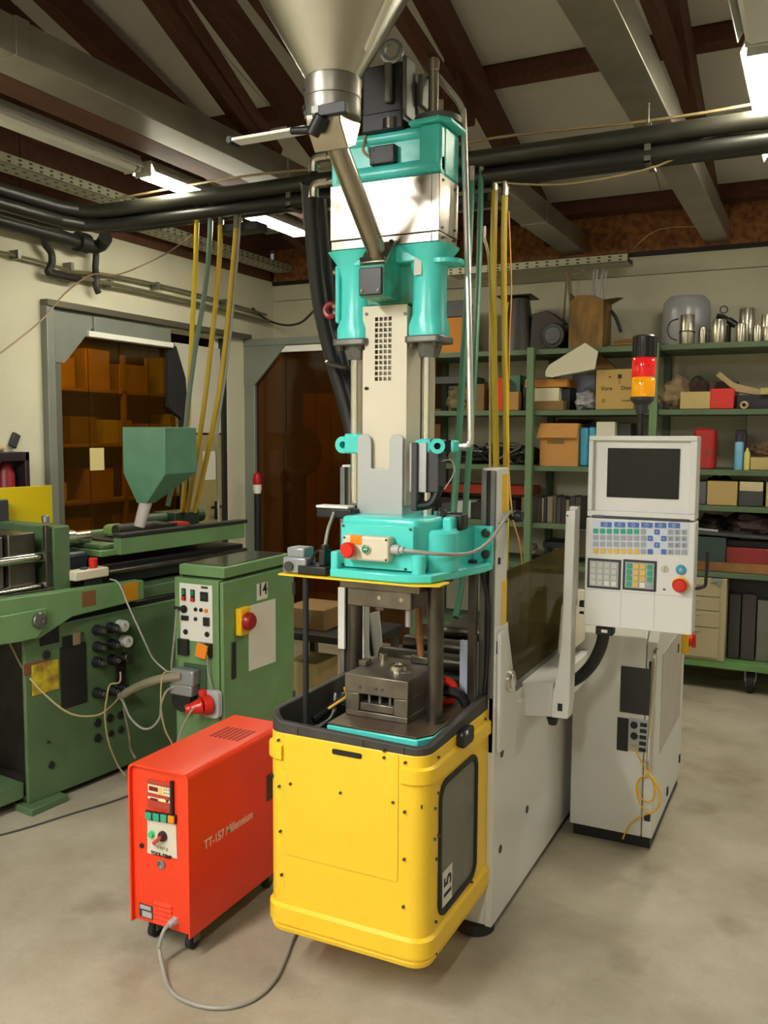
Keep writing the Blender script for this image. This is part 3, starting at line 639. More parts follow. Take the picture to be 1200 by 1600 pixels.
# nuts and legs of the injection casting
for rx in (-1.277, -1.04):
    MB().lathe([(.030, 1.822), (.040, 1.85), (.042, 1.862)], (rx, 2.405, 0), n=8).build('rod_nut', grey_metal, mc)
    MB().prism(rrect(rx-.058, rx+.058, 2.347, 2.463, .018, 3), 'z', 1.862, 1.882).build('leg_flange', grey_metal, mc, .004)
    for ox in (-.036, .036): MB().cyl((rx+ox, 2.368, 1.848), (rx+ox, 2.368, 1.862), .01, n=6).build('flange_nut', dark_steel, mc)
    lg = MB(); n = 24
    sect = [(1.882, .056, .5), (1.912, .056, .5), (1.945, .05, .0), (2.06, .05, .0), (2.10, .058, .2), (2.135, .075, .9)]
    vs = []
    for z, r, sq in sect:
        for i in range(n):
            a = 2*PI*i/n; c, s_ = math.cos(a), math.sin(a); k = 1/max(abs(c), abs(s_)); q = r*(1+sq*(min(k, 1.25)-1)); vs.append((rx+q*c, 2.405+q*s_, z))
    lg.add(vs, [(j*n+i, j*n+(i+1) % n, (j+1)*n+(i+1) % n, (j+1)*n+i) for j in range(len(sect)-1) for i in range(n)]+[tuple(range(n)), tuple(range((len(sect)-1)*n, len(sect)*n))])
    lg.build('casting_leg', turq, mc, 0, smooth=50)
MB().prism([(-1.337, 2.14), (-.985, 2.14), (-1.03, 2.09), (-1.28, 2.09)], 'y', 2.35, 2.475).build('casting_head', turq, mc, .004)
MB().box(-1.25, -1.06, 2.385, 2.46, 1.975, 2.12).build('casting_web', turq_dirty, mc, .008, seg=3)
MB().lathe([(.03, 0), (.055, .002), (.055, .014), (.03, .016)], (-.995, 2.41, 2.082), n=20).build('round_tab', turq, mc)
MB().box(-1.33, -1.315, 2.36, 2.42, 1.93, 2.1).build('side_rib', turq, mc, .006)
for z in (2.09, 1.97): MB().cyl((-1.33, 2.41, z), (-1.36, 2.41, z), .012, n=8).build('oil_union', brass, mc, .002)
p = at(653, 416, Y=2.35); MB().box(p.x-.012, p.x+.011, 2.3495, 2.3555, p.z-.024, p.z+.024).build('type_label', paper, mc, 0, label='small white label')
# feed block with black front plate and slanted top plate
fx0, fx1 = -1.2, -1.122
MB().prism([(2.272, 1.985), (2.40, 1.985), (2.40, 2.15), (2.345, 2.145), (2.272, 2.072)], 'x', fx0, fx1).build('feed_block', turq_dirty, mc, .005)
MB().box(fx0+.002, fx1-.004, 2.264, 2.274, 1.99, 2.066).build('front_plate', M('black_plate', (42, 40, 40), .4), mc, .003)
for x in (fx0+.012, fx1-.014): MB().cyl((x, 2.261, 2.002), (x, 2.266, 2.002), .005, n=10).build('plate_screw', dark_steel, mc)
dpp = Vector((0, -.55, .62)).normalized()           # tube direction, down from hopper to feed block
Pb, Pt = Vector((CX, 2.307, 2.107)), Vector((CX, 2.05, 2.355)); dv = (Pt-Pb).normalized()
nv = Vector((0, dv.z, -dv.y))
def slab(c, hx, hn, th, mi=0):
    b = MB(); A = Vector((hx, 0, 0)); B = nv*hn
    return b.hexa([c-A-B, c+A-B, c+A+B, c-A+B, c-A-B+dv*th, c+A-B+dv*th, c+A+B+dv*th, c-A+B+dv*th])
slab(Pb+dv*.0, .041, .047, .012).build('tube_flange', brass, mc, .003)
for a, bb in ((-.034, -.038), (.034, -.038), (-.034, .038), (.034, .038)):
    q = Pb+dv*.012+Vector((a, 0, 0))+nv*bb; MB().cyl(q, q+dv*.007, .006, n=8).build('flange_bolt', dark_steel, mc)
# --- silver barrel cover and turquoise crown
MB().box(-1.337, -.987, 2.345, 2.487, 2.168, 2.325).build('barrel_cover', steel, mc, .002)
MB().box(-1.335, -.989, 2.347, 2.485, 2.14, 2.1665).build('barrel_cover_skirt', steel, mc, .002)
MB().box(-1.012, -1.0105, 2.3435, 2.346, 2.142, 2.325).build('cover_seam', dark_steel, mc, 0)
for y, z in ((2.37, 2.31), (2.46, 2.305), (2.37, 2.18), (2.38, 2.155), (2.46, 2.16), (2.46, 2.19)): MB().cyl((-.988, y, z), (-.984, y, z), .004, n=8).build('cover_screw', dark_steel, mc)
MB().box(-1.325, -.99, 2.385, 2.50, 2.325, 2.468).build('crown_body', turq, mc, .01, seg=3)
MB().cyl((-1.325, 2.385, 2.352), (-.992, 2.385, 2.352), .026, n=18).build('crown_lower_roll', turq, mc)
MB().cyl((-1.325, 2.395, 2.455), (-1.06, 2.395, 2.455), .02, n=18).build('crown_upper_roll', turq, mc)
MB().prism([(-1.06, 2.36), (-.992, 2.36), (-.992, 2.50), (-1.05, 2.50)], 'z', 2.33, 2.468).build('crown_end_block', turq, mc, .012, seg=3)
MB().prism([(-1.09, 2.355), (-.995, 2.345), (-.968, 2.38), (-.968, 2.5), (-1.09, 2.5)], 'z', 2.468, 2.482).build('crown_flange', turq, mc, .004)
MB().box(-1.345, -1.305, 2.365, 2.48, 2.325, 2.43).build('crown_left_block', turq, mc, .006)
MB().lathe([(.03, 2.45), (.028, 2.482), (.022, 2.488)], (-1.155, 2.42, 0), n=20).build('crown_boss', turq, mc)
MB().box(-1.215, -1.135, 2.36, 2.39, 2.375, 2.428).build('black_valve', black, mc, .004)
for x in (-1.205, -1.145): 
    for z in (2.385, 2.418): MB().cyl((x, 2.358, z), (x, 2.361, z), .004, n=8).build('valve_screw', dgrey, mc)
MB().tube([(-1.215, 2.37, 2.40), (-1.235, 2.36, 2.42), (-1.235, 2.38, 2.47), (-1.22, 2.4, 2.5)], .0045, 8, 5).build('valve_cable', beige_cable, mc)
# top valve block with lifting eye, cylinder and chrome tube
MB().box(-1.25, -1.12, 2.38, 2.50, 2.50, 2.66).build('hydraulic_block', M('black_casting', (48, 46, 46), .45, .3), mc, .006)
MB().box(-1.24, -1.11, 2.36, 2.48, 2.468, 2.52).build('hydraulic_foot', black, mc, .004)
MB().lathe([(.03, 0), (.03, .03), (.02, .034)], (-1.15, 2.38, 2.47), n=16).build('hydraulic_plug', dark_steel, mc)
MB().box(-1.172, -1.148, 2.362, 2.38, 2.545, 2.66).box(-1.118, -1.105, 2.37, 2.44, 2.50, 2.67).build('lifting_bracket', grey_metal, mc, .006)
MB().ring((-1.15, 2.37, 2.685), .026, .009, (.3, -1, 0), 20, 8).build('lifting_eye', alu, mc)
MB().box(-1.1, -1.085, 2.44, 2.52, 2.55, 2.64).build('bracket_plate', grey_metal, mc, .004)
MB().lathe([(.07, 2.482), (.068, 2.5), (.055, 2.505)], (-1.03, 2.43, 0), n=24).build('cylinder_flange', grey_metal, mc)
MB().lathe([(.015, 2.5), (.015, 2.63), (.012, 2.634), (.016, 2.638), (.016, 2.665), (.012, 2.67)], (-1.045, 2.43, 0), n=18).build('cylinder_rod', brass, mc)
MB().cyl((-.985, 2.40, 2.482), (-.985, 2.40, 2.505), .01, n=6).build('flange_bolt', dark_steel, mc)
tp = [at(x, y, Y=2.5) for x, y in ((684, 120), (690, 127), (714, 156), (722, 172), (724.5, 190), (729, 350), (733, 520), (735.5, 676), (734, 692), (726, 697), (700, 697))]
MB().tube(tp, .0098, 10, 4).build('chrome_tube', tube_chrome, mc)
# elbows and big black hoses at the left
for z in (2.435, 2.36):
    MB().cyl((-1.345, 2.41, z), (-1.385, 2.41, z), .014, n=8).build('union_nut', brass, mc, .002)
    MB().tube([(-1.38, 2.41, z), (-1.415, 2.41, z), (-1.43, 2.41, z-.01), (-1.432, 2.41, z-.04)], .015, 10, 5).build('hose_elbow', brass, mc)
def pxs(L, Y): return [at(x, y, Y=yy) for (x, y, yy) in L]
for L, r in (([(484, 285, 2.44), (488, 350, 2.5), (500, 470, 2.56), (520, 560, 2.6), (545, 650, 2.62), (560, 720, 2.62)], .028),
             ([(498, 310, 2.5), (505, 400, 2.55), (516, 480, 2.6), (534, 560, 2.62), (552, 640, 2.64), (560, 720, 2.64)], .026),
             ([(510, 330, 2.56), (520, 420, 2.6), (530, 500, 2.62), (545, 580, 2.64), (558, 660, 2.66)], .026),
             ([(495, 370, 2.6), (497, 440, 2.6), (508, 500, 2.6), (520, 545, 2.6), (540, 600, 2.62)], .022)):
    MB().tube(pxs(L, 0), r, 12, 5).build('hydraulic_hose', black_hose, mc)
p = at(536, 572, Y=2.58); MB().ring((p.x, p.y, p.z), .055, .008, (.25, 0, 1), 16, 6).build('hose_strap', dark_steel, mc)
p = at(522, 478, Y=2.5); MB().cyl((p.x, p.y, p.z), (p.x+.04, p.y, p.z), .014, n=8).build('oil_union', brass, mc, .002)
MB().ring(at(517, 485, Y=2.5), .02, .01, (0, 1, 0), 14, 8).build('red_cap', dred, mc)
# dark hydraulics on top of the base, behind the guard space, and a white guard plate
MB().box(-1.40, -.935, 2.66, 3.66, .735, .80).build('rear_hydraulics', dark_junk, mc, .006)
for k, yy in enumerate((2.75, 2.95, 3.2)): MB().cyl((-1.36, yy, .83), (-.96, yy, .83), .03, n=14).build('rear_cylinder', dark_steel, mc, .003)
wg = [at(578, 958, Y=2.74), at(591, 955, Y=2.74), at(598, 1030, Y=2.74), at(560, 1032, Y=2.74)]
MB().prism([(p.x, max(p.z, .80)) for p in wg], 'y', 2.74, 2.75).build('rear_guard', white_paint, mc, .001)
a, b = at(574, 965, Y=2.735), at(581, 1025, Y=2.735); MB().tube([a, b], .006, 6, 1).build('rear_strip', black, mc)
# left machine part behind: white guard strip below the carriage
p = at(531, 918, Y=2.56); q = at(531, 1014, Y=2.56)
MB().box(p.x-.008, p.x+.018, 2.56, 2.572, q.z, p.z).build('white_guard_strip', white_paint, mc, .002)

# ------------------------------------------------ mould between the platens (rests on the lower platen)
mo = thing('injection_mould', 'dark steel injection mould block standing on the lower platen between the tie bars', 'mould', (-1.14, 2.37, .768))
mx0, mx1, my0, my1 = -1.24, -1.037, 2.268, 2.50
MB().box(mx0, mx1, my0, my1, .768, .785).build('clamp_plate', mould_steel, mo, .002)
MB().box(mx0, mx0+.045, my0, my1, .785, .837).build('spacer_block', mould_steel, mo, .002)
MB().box(mx1-.045, mx1, my0, my1, .785, .837).build('spacer_block', mould_steel, mo, .002)
MB().box(mx0+.047, mx1-.047, my0+.004, my1-.01, .787, .81).build('ejector_plate', mould_steel, mo, .002)
for x in (mx0+.07, mx0+.105, mx1-.065): MB().cyl((x, my0+.02, .81), (x, my0+.02, .836), .005, n=8).build('ejector_pin', alu, mo)
MB().box(mx0-.002, mx1+.002, my0-.002, my1, .837, .893).build('cavity_plate', mould_steel, mo, .003)
for x in (mx0+.05, CX+.02, mx1-.08): MB().cyl((x, my0-.003, .858), (x, my0+.002, .858), .006, n=10).build('plug', dark_steel, mo)
MB().lathe([(.03, .893), (.028, .905), (.012, .908), (.01, .9)], (-1.12, 2.38, 0), n=20).build('locating_ring', steel, mo)
MB().lathe([(.014, .893), (.013, .915), (.008, .917)], (-1.205, 2.45, 0), n=14).build('core_pin', steel, mo)
MB().cbox((-1.075, 2.34, .896), (.03, .016, .006), rz=.5).build('steel_insert', steel, mo, .001)
MB().box(-1.245, -1.22, 2.36, 2.4, .893, .91).build('steel_insert', mould_steel, mo, .002)
um = thing('upper_mould_half', 'dark steel upper mould half clamped under the turquoise carriage', 'mould', (-1.14, 2.37, 1.10))
MB().box(-1.255, -1.0, 2.262, 2.52, 1.150, 1.181).build('clamp_plate', mould_steel, um, .002)
MB().box(-1.236, -1.03, 2.27, 2.50, 1.098, 1.150).build('cavity_plate', mould_steel, um, .003)
for x, y in ((-1.05, 2.30), (-1.05, 2.46)): MB().cyl((x, y, 1.045), (x, y, 1.098), .011, n=14).build('guide_pin', alu, um, .002)
for x in (-1.13, -1.06): MB().cyl((x, 2.267, 1.128), (x, 2.271, 1.128), .006, n=10).build('plug', chrome, um)
MB().box(-1.21, -1.18, 2.40, 2.44, 1.06, 1.098).build('slide_block', mould_steel, um, .003)
hm = thing('hammer', 'hammer with brown wooden handle standing on the mould', 'hammer', (-1.1, 2.46, .893))
MB().tube([(-1.085, 2.47, .91), (-1.095, 2.475, 1.0), (-1.10, 2.48, 1.085)], [.011]*3+[.012]*6, 10, 4).build('handle', M('handle_wood', (140, 92, 48), .5, var=.2, scale=12), hm)
MB().box(-1.115, -1.055, 2.458, 2.482, .894, .918).build('head', dark_steel, hm, .004)

# ================================================================== hopper and its tube (lifts off the machine)
hp = thing('material_hopper', 'shiny conical steel hopper with slanted feed tube at the top of the machine', 'hopper', (CX, 2.045, 2.38))
MB().cyl(Pb+dv*.0, Pt+dv*.02, .0285, n=26).build('feed_tube', brass, hp)
HX, HY = CX, 2.045
MB().lathe([(.066, 2.565), (.0655, 2.49), (.186, 2.69), (.352, 2.985), (.345, 2.985), (.345, 2.978), (.181, 2.685), (.0665, 2.485)][1:4]+[(.345, 2.99), (.346, 3.02), (.342, 3.02), (.338, 2.985), (.174, 2.69), (.06, 2.492)], (HX, HY, 0), n=64).build('cone', hop_steel, hp, 0, smooth=25)
MB().lathe([(.072, 2.446), (.073, 2.45), (.073, 2.492), (.070, 2.496), (.05, 2.496)], (HX, HY, 0), n=40).build('neck_ring', M('satin_aluminium', (158, 154, 144), .4, .9), hp)
MB().lathe([(.05, 2.398), (.070, 2.398), (.072, 2.402), (.072, 2.444), (.07, 2.446)], (HX, HY, 0), n=40).build('neck_ring', M('satin_aluminium', (158, 154, 144)), hp)
cdir = Vector((.994, -.10, 0)).normalized()
def cone_pt(z): r = .0655+(z-2.49)*.6025; return Vector((HX, HY, z))+cdir*r
v0, v1 = cone_pt(2.545), cone_pt(2.72)
ax_ = (v1-v0).normalized(); out = (cdir-Vector((0, 0, .6025))).normalized(); sd = ax_.cross(out).normalized(); L_ = (v1-v0).length
poly = rrect(-.009, .009, 0, L_, .008, 3); base = v0-out*.004; n = len(poly)
vs = [base+sd*q[0]+ax_*q[1] for q in poly]+[base+out*.010+sd*q[0]+ax_*q[1] for q in poly]
MB().add(vs, [tuple(range(n)), tuple(range(n, 2*n))]+[(i, (i+1) % n, n+(i+1) % n, n+i) for i in range(n)]).build('sight_strip', M('sight_glass', (226, 222, 204), .2), hp, .002, label='pale sight strip')
for a in (-2.4, -2.9, 0.5): MB().cyl((HX+.071*math.cos(a), HY+.071*math.sin(a), 2.42), (HX+.078*math.cos(a), HY+.078*math.sin(a), 2.42), .006, n=8).cyl((HX+.071*math.cos(a), HY+.071*math.sin(a), 2.465), (HX+.078*math.cos(a), HY+.078*math.sin(a), 2.465), .006, n=8).build('neck_screw', dgrey, hp)
# bent steel transition below the neck
MB().prism([(HY-.055, 2.40), (HY+.06, 2.40), (HY+.03, 2.335), (HY-.01, 2.318), (HY-.052, 2.372)], 'x', HX-.048, HX+.05).build('transition_box', brass, hp, .003)
MB().box(HX-.02, HX+.075, HY-.072, HY-.05, 2.385, 2.412).build('slide_guide', dgrey, hp, .002)
MB().box(HX-.02, HX+.0, HY-.074, HY-.071, 2.393, 2.411).build('guide_cap', lgrey, hp, .001)
# slide gate sticking out to the left, black lever
MB().box(-1.447, -1.215, 2.0, 2.045, 2.372, 2.380).build('slide_gate', white_pl, hp, .001, label='white slide gate')
MB().cyl((-1.45, 2.0, 2.376), (-1.45, 2.045, 2.376), .009, n=12).build('gate_stop', black, hp)
MB().cyl((-1.245, 1.985, 2.365), (-1.165, 1.98, 2.355), .009, .011, n=12).cyl((-1.18, 1.98, 2.345), (-1.15, 1.975, 2.385), .017, n=14).build('lever', black, hp, .002)
# ================================================================== operator panel on its arm
PY = 2.97
def pp(x, y, Y=PY): return at(x, y, Y=Y)
op = thing('operator_panel', 'white operator panel with dark screen and coloured keys on a white arm', 'control panel', (-.53, 3.0, .62))
xl, xr = pp(916, 800).x, pp(1088, 800).x
z0, z1, z2 = .957, 1.327, 1.598
MB().box(xl, xr, PY, PY+.075, z0, z1-.003).build('keyboard_housing', white_paint, op, .004)
sh = MB(); o = .003
sx_, ex_ = pp(939, 702).x-.016, pp(1062, 702).x+.016
zs0, zs1 = pp(1000, 792).z, pp(1000, 690).z
# screen housing: frame of four bars round a recessed face
MB().box(xl+o, xr-o, PY+.02, PY+.085, z1+.002, z2).build('screen_housing', white_paint, op, .004)
fr = MB(); t_ = .016
fr.box(xl+o, xr-o, PY, PY+.021, z2-t_, z2).box(xl+o, xr-o, PY, PY+.021, z1+.002, z1+.022).box(xl+o, xl+o+t_, PY, PY+.021, z1+.022, z2-t_).box(xr-o-t_-.006, xr-o, PY, PY+.021, z1+.022, z2-t_)
fr.build('screen_frame', white_paint, op, .003)
a, b_ = pp(948, 700), pp(1059, 781)
MB().box(a.x, b_.x, PY+.016, PY+.0205, b_.z, a.z).build('screen', M('dark_screen', (6, 7, 9), .04, spec=.4), op, .001, label='dark glossy screen')
MB().box(xl+.02, xr-.02, PY-.001, PY+.01, z1-.002, z1+.006).build('hinge_gap', dgrey, op, 0)
MB().box(xl+.028, xl+.058, PY-.004, PY+.01, z1+.001, z1+.008).build('hinge', grey_metal, op, .001)
kx0, kz0 = pp(925.5, 812), pp(1075, 868)
MB().box(kx0.x, kz0.x, PY-.0015, PY, kz0.z, kx0.z).build('key_field', M('key_field', (206, 212, 222), .4), op, 0)
def key_mesh(nm, w_, h_, mat): return proto(nm, MB().prism(rrect(-w_/2, w_/2, -h_/2, h_/2, .0025, 2), 'y', -.003, .001), mat)
KM = {k: key_mesh('key', .0165, .0165, m) for k, m in (('g', teal_btn), ('s', grey_btn), ('y', yel_btn), ('b', blue_btn), ('w', white_pl), ('p', pale_btn))}
wide = key_mesh('function_key', .036, .0165, blue_btn)
dx = 10.62
def kpos(c, y): return pp(931+dx*c, y)
for c in range(6):
    p = pp(947.3+21.2*c, 819.5+.3*c); put('function_key', wide, op, (p.x, PY-.001, p.z))
    MB().ring((p.x, PY-.0045, p.z), .0048, .0008, (0, 1, 0), 14, 4).build('key_mark', white_pl, op)
rows_ = [(829.5, 'gggggggs_b__sss'), (839.7, 'ssssssssb_bsss'), (850, 'ssssssss_b_sss'), (860.5, 'yyyyyyysb_bsss')]
rows_[0] = (829.5, 'gggggggs_b_sss')
for y, s_ in rows_:
    for c, k in enumerate(s_):
        if k == '_': continue
        p = kpos(c, y+.16*c); put('key', KM[k], op, (p.x, PY-.001, p.z))
for c, y, ch in ((9, 829.5, '\u2191'), (8, 839.7, '\u2190'), (10, 839.7, '\u2192'), (9, 850, '\u2193')):
    p = kpos(c, y+.16*c); d = .004
    if c == 9: MB().box(p.x-.0008, p.x+.0008, PY-.0052, PY-.004, p.z-d, p.z+d).build('arrow_mark', white_pl, op, 0)
    else: MB().box(p.x-d, p.x+d, PY-.0052, PY-.004, p.z-.0008, p.z+.0008).build('arrow_mark', white_pl, op, 0)
for c, n_ in zip((11, 12, 13)*3, '123456789'):
    pass
for ri, (y, dg) in enumerate(((829.5, '123'), (839.7, '456'), (850, '789'), (860.5, '0'))):
    for c, ch in zip((11, 12, 13), dg):
        p = kpos(c, y+.16*c); text('digit', ch, .011, (p.x-.003, PY-.0045, p.z-.004), XA, ZA, dgrey, op)
for (xa, ya_, xb, yb_), layout in (((918.5, 871.5, 969.5, 922), ('pppp', 'pppp', 'pppp', 'ppww')), ((974, 873.5, 1025, 925), ('gyyg', 'gyyg', 'gyyg', 'gyws'))):
    A, B = pp(xa, ya_), pp(xb, yb_)
    pf = MB().box(A.x, B.x, PY-.003, PY+.0, B.z, A.z).build('key_pad_frame', M('pad_frame', (44, 46, 58), .4), op, .002)
    MB().box(A.x+.008, B.x-.008, PY-.0042, PY-.003, B.z+.008, A.z-.008).build('pad_field', M('pad_field', (176, 178, 172), .4), pf, 0)
    sw, shh = (B.x-A.x-.020)/4, (A.z-B.z-.020)/4
    for r_ in range(4):
        for c in range(4):
            put('key', KM[layout[r_][c]], pf, (A.x+.010+sw*(c+.5), PY-.0045, A.z-.010-shh*(r_+.5)))
p = pp(1039, 889); MB().cyl((p.x, PY-.004, p.z), (p.x, PY, p.z), .011, n=18).box(p.x-.002, p.x+.002, PY-.009, PY-.004, p.z-.008, p.z+.008).build('key_switch', chrome, op, .001)
p = pp(1064, 890); MB().lathe([(.0155, 0), (.0155, .006), (.013, .009), (0, .009)], (p.x, PY, p.z), (0, -1, 0), n=22).build('reset_button', lblue, op, label='pale blue button marked R')
text('letter', 'R', .016, (p.x-.005, PY-.0095, p.z-.0055), XA, ZA, wht_print, op)
p = pp(1063, 913); MB().lathe([(.026, 0), (.026, .004), (.023, .006)], (p.x, PY, p.z), (0, -1, 0), n=28).build('stop_collar', yel_pl, op)
MB().lathe([(.013, .004), (.013, .012), (.0215, .016), (.0225, .028), (.018, .033), (0, .034)], (p.x+.001, PY, p.z), (0, -1, 0), n=26).build('stop_button', red_pl, op, label='red mushroom stop button')
p = pp(1038, 921); MB().box(p.x-.004, p.x+.004, PY-.001, PY, p.z-.003, p.z+.003).build('small_mark', dgrey, op, 0)
for x in (970, 1022):
    p = pp(x, 950); MB().box(p.x-.0006, p.x+.0006, PY-.0008, PY+.001, z0+.008, pp(x, 926).z).build('panel_joint', lgrey, op, 0)
p = pp(1000, 927); MB().box(xl+.004, xr-.004, PY-.0008, PY+.001, p.z-.0006, p.z+.0006).build('panel_joint', lgrey, op, 0)
# bracket handle at the right, hinge pins at the left
h = [at(x, y, Y=3.02) for x, y in ((1080, 921), (1096, 918), (1102, 914), (1103, 905), (1105, 882), (1105, 862))]
MB().tube(h, .0055, 8, 4).build('side_handle', black, op)
for y in (822, 943, 957): p = at(908, y, Y=3.0); MB().cbox((p.x+.006, 3.0, p.z), (.022, .02, .022 if y != 957 else .008)).build('pivot', black, op, .003)
# the arm: upright post with a flared foot on a cross box
ay0, ay1 = 2.90, 2.965
def ap(x, y): q = at(x, y, Y=ay0); return (q.x, q.z)
post = [ap(861, 1121), ap(887, 1124), ap(890, 1096), ap(893, 960), ap(899, 796), ap(884, 799), ap(878, 980), ap(876, 1008), ap(871, 1050), ap(863, 1085)]
MB().prism(post, 'y', ay0, ay1).build('arm_post', white_paint, op, .003)
p = at(906, 800, Y=2.98); MB().box(p.x-.03, p.x, 2.955, 2.985, 1.02, 1.36).build('hinge_channel', white_paint, op, .003)
c_ = [ap(813, 1066), ap(864, 1068), ap(862, 1121), ap(812, 1119)]
MB().prism(c_, 'y', ay0+.003, 3.5).build('cross_box', white_paint, op, .005)
p = at(875, 1105, Y=ay0); MB().box(p.x-.008, p.x+.008, ay0-.003, ay0, p.z-.013, p.z+.013).build('square_plug', black, op, .001)
p = at(887, 800, Y=ay0); MB().cyl((p.x, ay0-.002, p.z-.012), (p.x, ay0+.001, p.z-.012), .003, n=8).build('hole', black, op)
p = at(868, 1127, Y=2.93); MB().cyl((p.x-.01, 2.93, p.z+.012), (p.x-.01, 2.93, p.z-.012), .022, .014, n=14).build('cable_bush', black, op)
# thick black cable duct curving from the panel down behind the arm
dp = [at(944, 975, Y=3.02), at(943, 992, Y=3.03), at(938, 1012, Y=3.05), at(926, 1036, Y=3.08), at(908, 1056, Y=3.10), at(888, 1068, Y=3.12)]
MB().tube(dp, .021, 14, 5).build('cable_duct', black, op)
q = at(944, 986, Y=3.0); MB().cbox((q.x, 3.02, q.z), (.058, .05, .03)).build('duct_clamp', black, op, .005)
MB().box(q.x-.008, q.x+.012, 2.992, 2.996, q.z-.004, q.z+.006).build('clamp_label', white_pl, op, 0)

# ================================================================== white control cabinet
cc = thing('control_cabinet', 'white floor standing control cabinet with black sockets and chrome handle', 'cabinet', (-.69, 3.8, 0))
CY0, CY1, CX0, CX1 = 3.42, 4.18, -.845, -.525
cab_m = M('cabinet_paint', (216, 215, 209), .4, bump=.05, bscale=300)
MB().box(CX0+.01, CX1-.01, CY0+.02, CY1-.02, 0, .05).build('plinth', black, cc, .002)
MB().prism([(CY0, .05), (CY1, .05), (CY1, .93), (CY0+.12, .93), (CY0, .832)], 'x', CX0, CX1-.042).build('body', cab_m, cc, .004)
MB().prism([(CY0, .05), (CY1, .05), (CY1, .93), (CY0+.12, .93), (CY0, .818)], 'x', CX1-.039, CX1).build('side_door', cab_m, cc, .004)
for px, py in ((1034, 1041), (1017, 1278)):
    p = at(px, py, Y=CY0); MB().box(CX1-.03, CX1-.008, CY0-.008, CY0+.01, p.z-.014, p.z+.014).build('door_hinge', black, cc, .002)
hp_ = [at(x, y, Y=CY0-.03) for x, y in ((1013, 1200), (1015, 1160), (1022, 1040), (1023, 1022), (1026, 1016))]
MB().tube([Vector((hp_[0].x, CY0, hp_[0].z))]+hp_[:-1]+[Vector((hp_[-2].x, CY0, hp_[-2].z+.012))], .0085, 10, 4).build('handle', chrome, cc, label='chrome handle')
def cp(x, y): return at(x, y, Y=CY0)
A, B = cp(970.5, 1040), cp(1013, 1118); MB().box(A.x, B.x+.012, CY0-.004, CY0, B.z, A.z).build('black_window', M('black_gloss', (20, 22, 22), .25), cc, .001)
A, B = cp(965, 1120), cp(981, 1174); MB().box(A.x, B.x, CY0-.004, CY0, B.z, A.z).build('socket_strip', black, cc, .001)
A, B = cp(983, 1121), cp(1014, 1178); MB().box(A.x, B.x+.006, CY0-.002, CY0, B.z, A.z).build('socket_plate', lgrey, cc, 0)
for py in (1132.5, 1149.5): p = cp(991, py); MB().cyl((p.x, CY0-.010, p.z), (p.x, CY0, p.z), .0135, n=18).build('round_socket', black, cc, .002)
for k in range(5): p = cp(1006-k*.5, 1132+9.7*k); MB().box(p.x-.013, p.x+.012, CY0-.007, CY0, p.z-.008, p.z+.006).build('plug_socket', black, cc, .001)
p = cp(990, 1167); MB().box(p.x-.009, p.x+.009, CY0-.006, CY0, p.z-.009, p.z+.009).build('network_socket', card_l, cc, .001)
p = Vector((CX1, 4.10, .69)); sw_ = MB().box(CX1, CX1+.03, p.y-.04, p.y+.04, p.z-.055, p.z+.055).build('main_switch', yel_pl, cc, .004, label='yellow main switch')
MB().cyl((CX1+.03, p.y, p.z), (CX1+.045, p.y, p.z), .026, n=16).box(CX1+.04, CX1+.058, p.y-.008, p.y+.008, p.z-.03, p.z+.03).build('switch_knob', red_pl, sw_, .003)
for px, py in ((1059, 1013), (1061, 1185), (1042, 1236)):
    q = at(px, py, X=CX1); MB().box(CX1-.001, CX1+.005, q.y-.012, q.y+.012, q.z-.018, q.z+.018).build('door_latch', black, cc, .002)
A_, B_ = at(1040, 1060, X=CX1), at(1062, 1200, X=CX1)
MB().box(CX1, CX1+.002, CY0+.12, CY1-.1, .35, .75).build('door_panel', M('dusty_door', (186, 178, 166), .5, var=.12, scale=6), cc, 0)
# curved pale housing behind the arm
MB().prism([(3.15, .80), (3.42, .80), (3.42, 1.0), (3.3, 1.02), (3.19, .97)], 'x', -.84, -.80).build('curved_guard', cream_paint, cc, .006)
# yellow network cable hanging in a coil from the socket
yc = thing('network_cable', 'thin yellow cable coiled and hanging from the white control cabinet', 'cable', (-.6, 3.4, .3))
L = [(990, 1167, 3.40), (998, 1182, 3.385), (1012, 1206, 3.38), (1024, 1225, 3.375), (1031, 1245, 3.375), (1028, 1262, 3.375), (1014, 1270, 3.38), (1001, 1258, 3.385), (995, 1238, 3.39), (996, 1222, 3.39), (1006, 1212, 3.385), (1017, 1216, 3.38), (1023, 1232, 3.378),
     (1021, 1248, 3.38), (1010, 1253, 3.385), (999, 1243, 3.39), (996, 1228, 3.392), (1003, 1214, 3.388), (1016, 1212, 3.378), (1029, 1232, 3.37), (1032, 1252, 3.37), (1022, 1268, 3.375), (1008, 1273, 3.39), (990, 1283, 3.40), (979, 1297, 3.405), (973, 1311, 3.40)]
MB().tube(pxs(L, 0), .0032, 6, 4).build('cable', ycable, yc)

# ================================================================== signal light
sl = thing('signal_light', 'red and amber signal light tower on a black pole above the operator panel', 'signal light', (-.60, 3.3, .93))
TY = 3.3
lx = at(1006, 580, Y=TY).x; zz = [at(1006, y, Y=TY).z for y in (680, 620, 590, 559, 524)]
MB().cyl((lx-.01, TY, .93), (lx-.005, TY, zz[1]-.03), .013, n=14).build('pole', black, sl)
MB().lathe([(.02, zz[1]-.06), (.022, zz[1]-.03), (.042, zz[1]-.012), (.042, zz[1]-.001)], (lx-.003, TY, 0), n=24).build('base', dgrey, sl)
rr = .0415
def lens(nm, a, b, col, em):
    return MB().lathe([(rr-.002, a), (rr, a+.003), (rr, b-.003), (rr-.002, b)], (lx, TY, 0), n=28).build(nm, M(nm, col, .12, emit=(lin(col), em), coat=.5), sl)
lens('amber_lens', zz[1], zz[2], (246, 160, 10), .35)
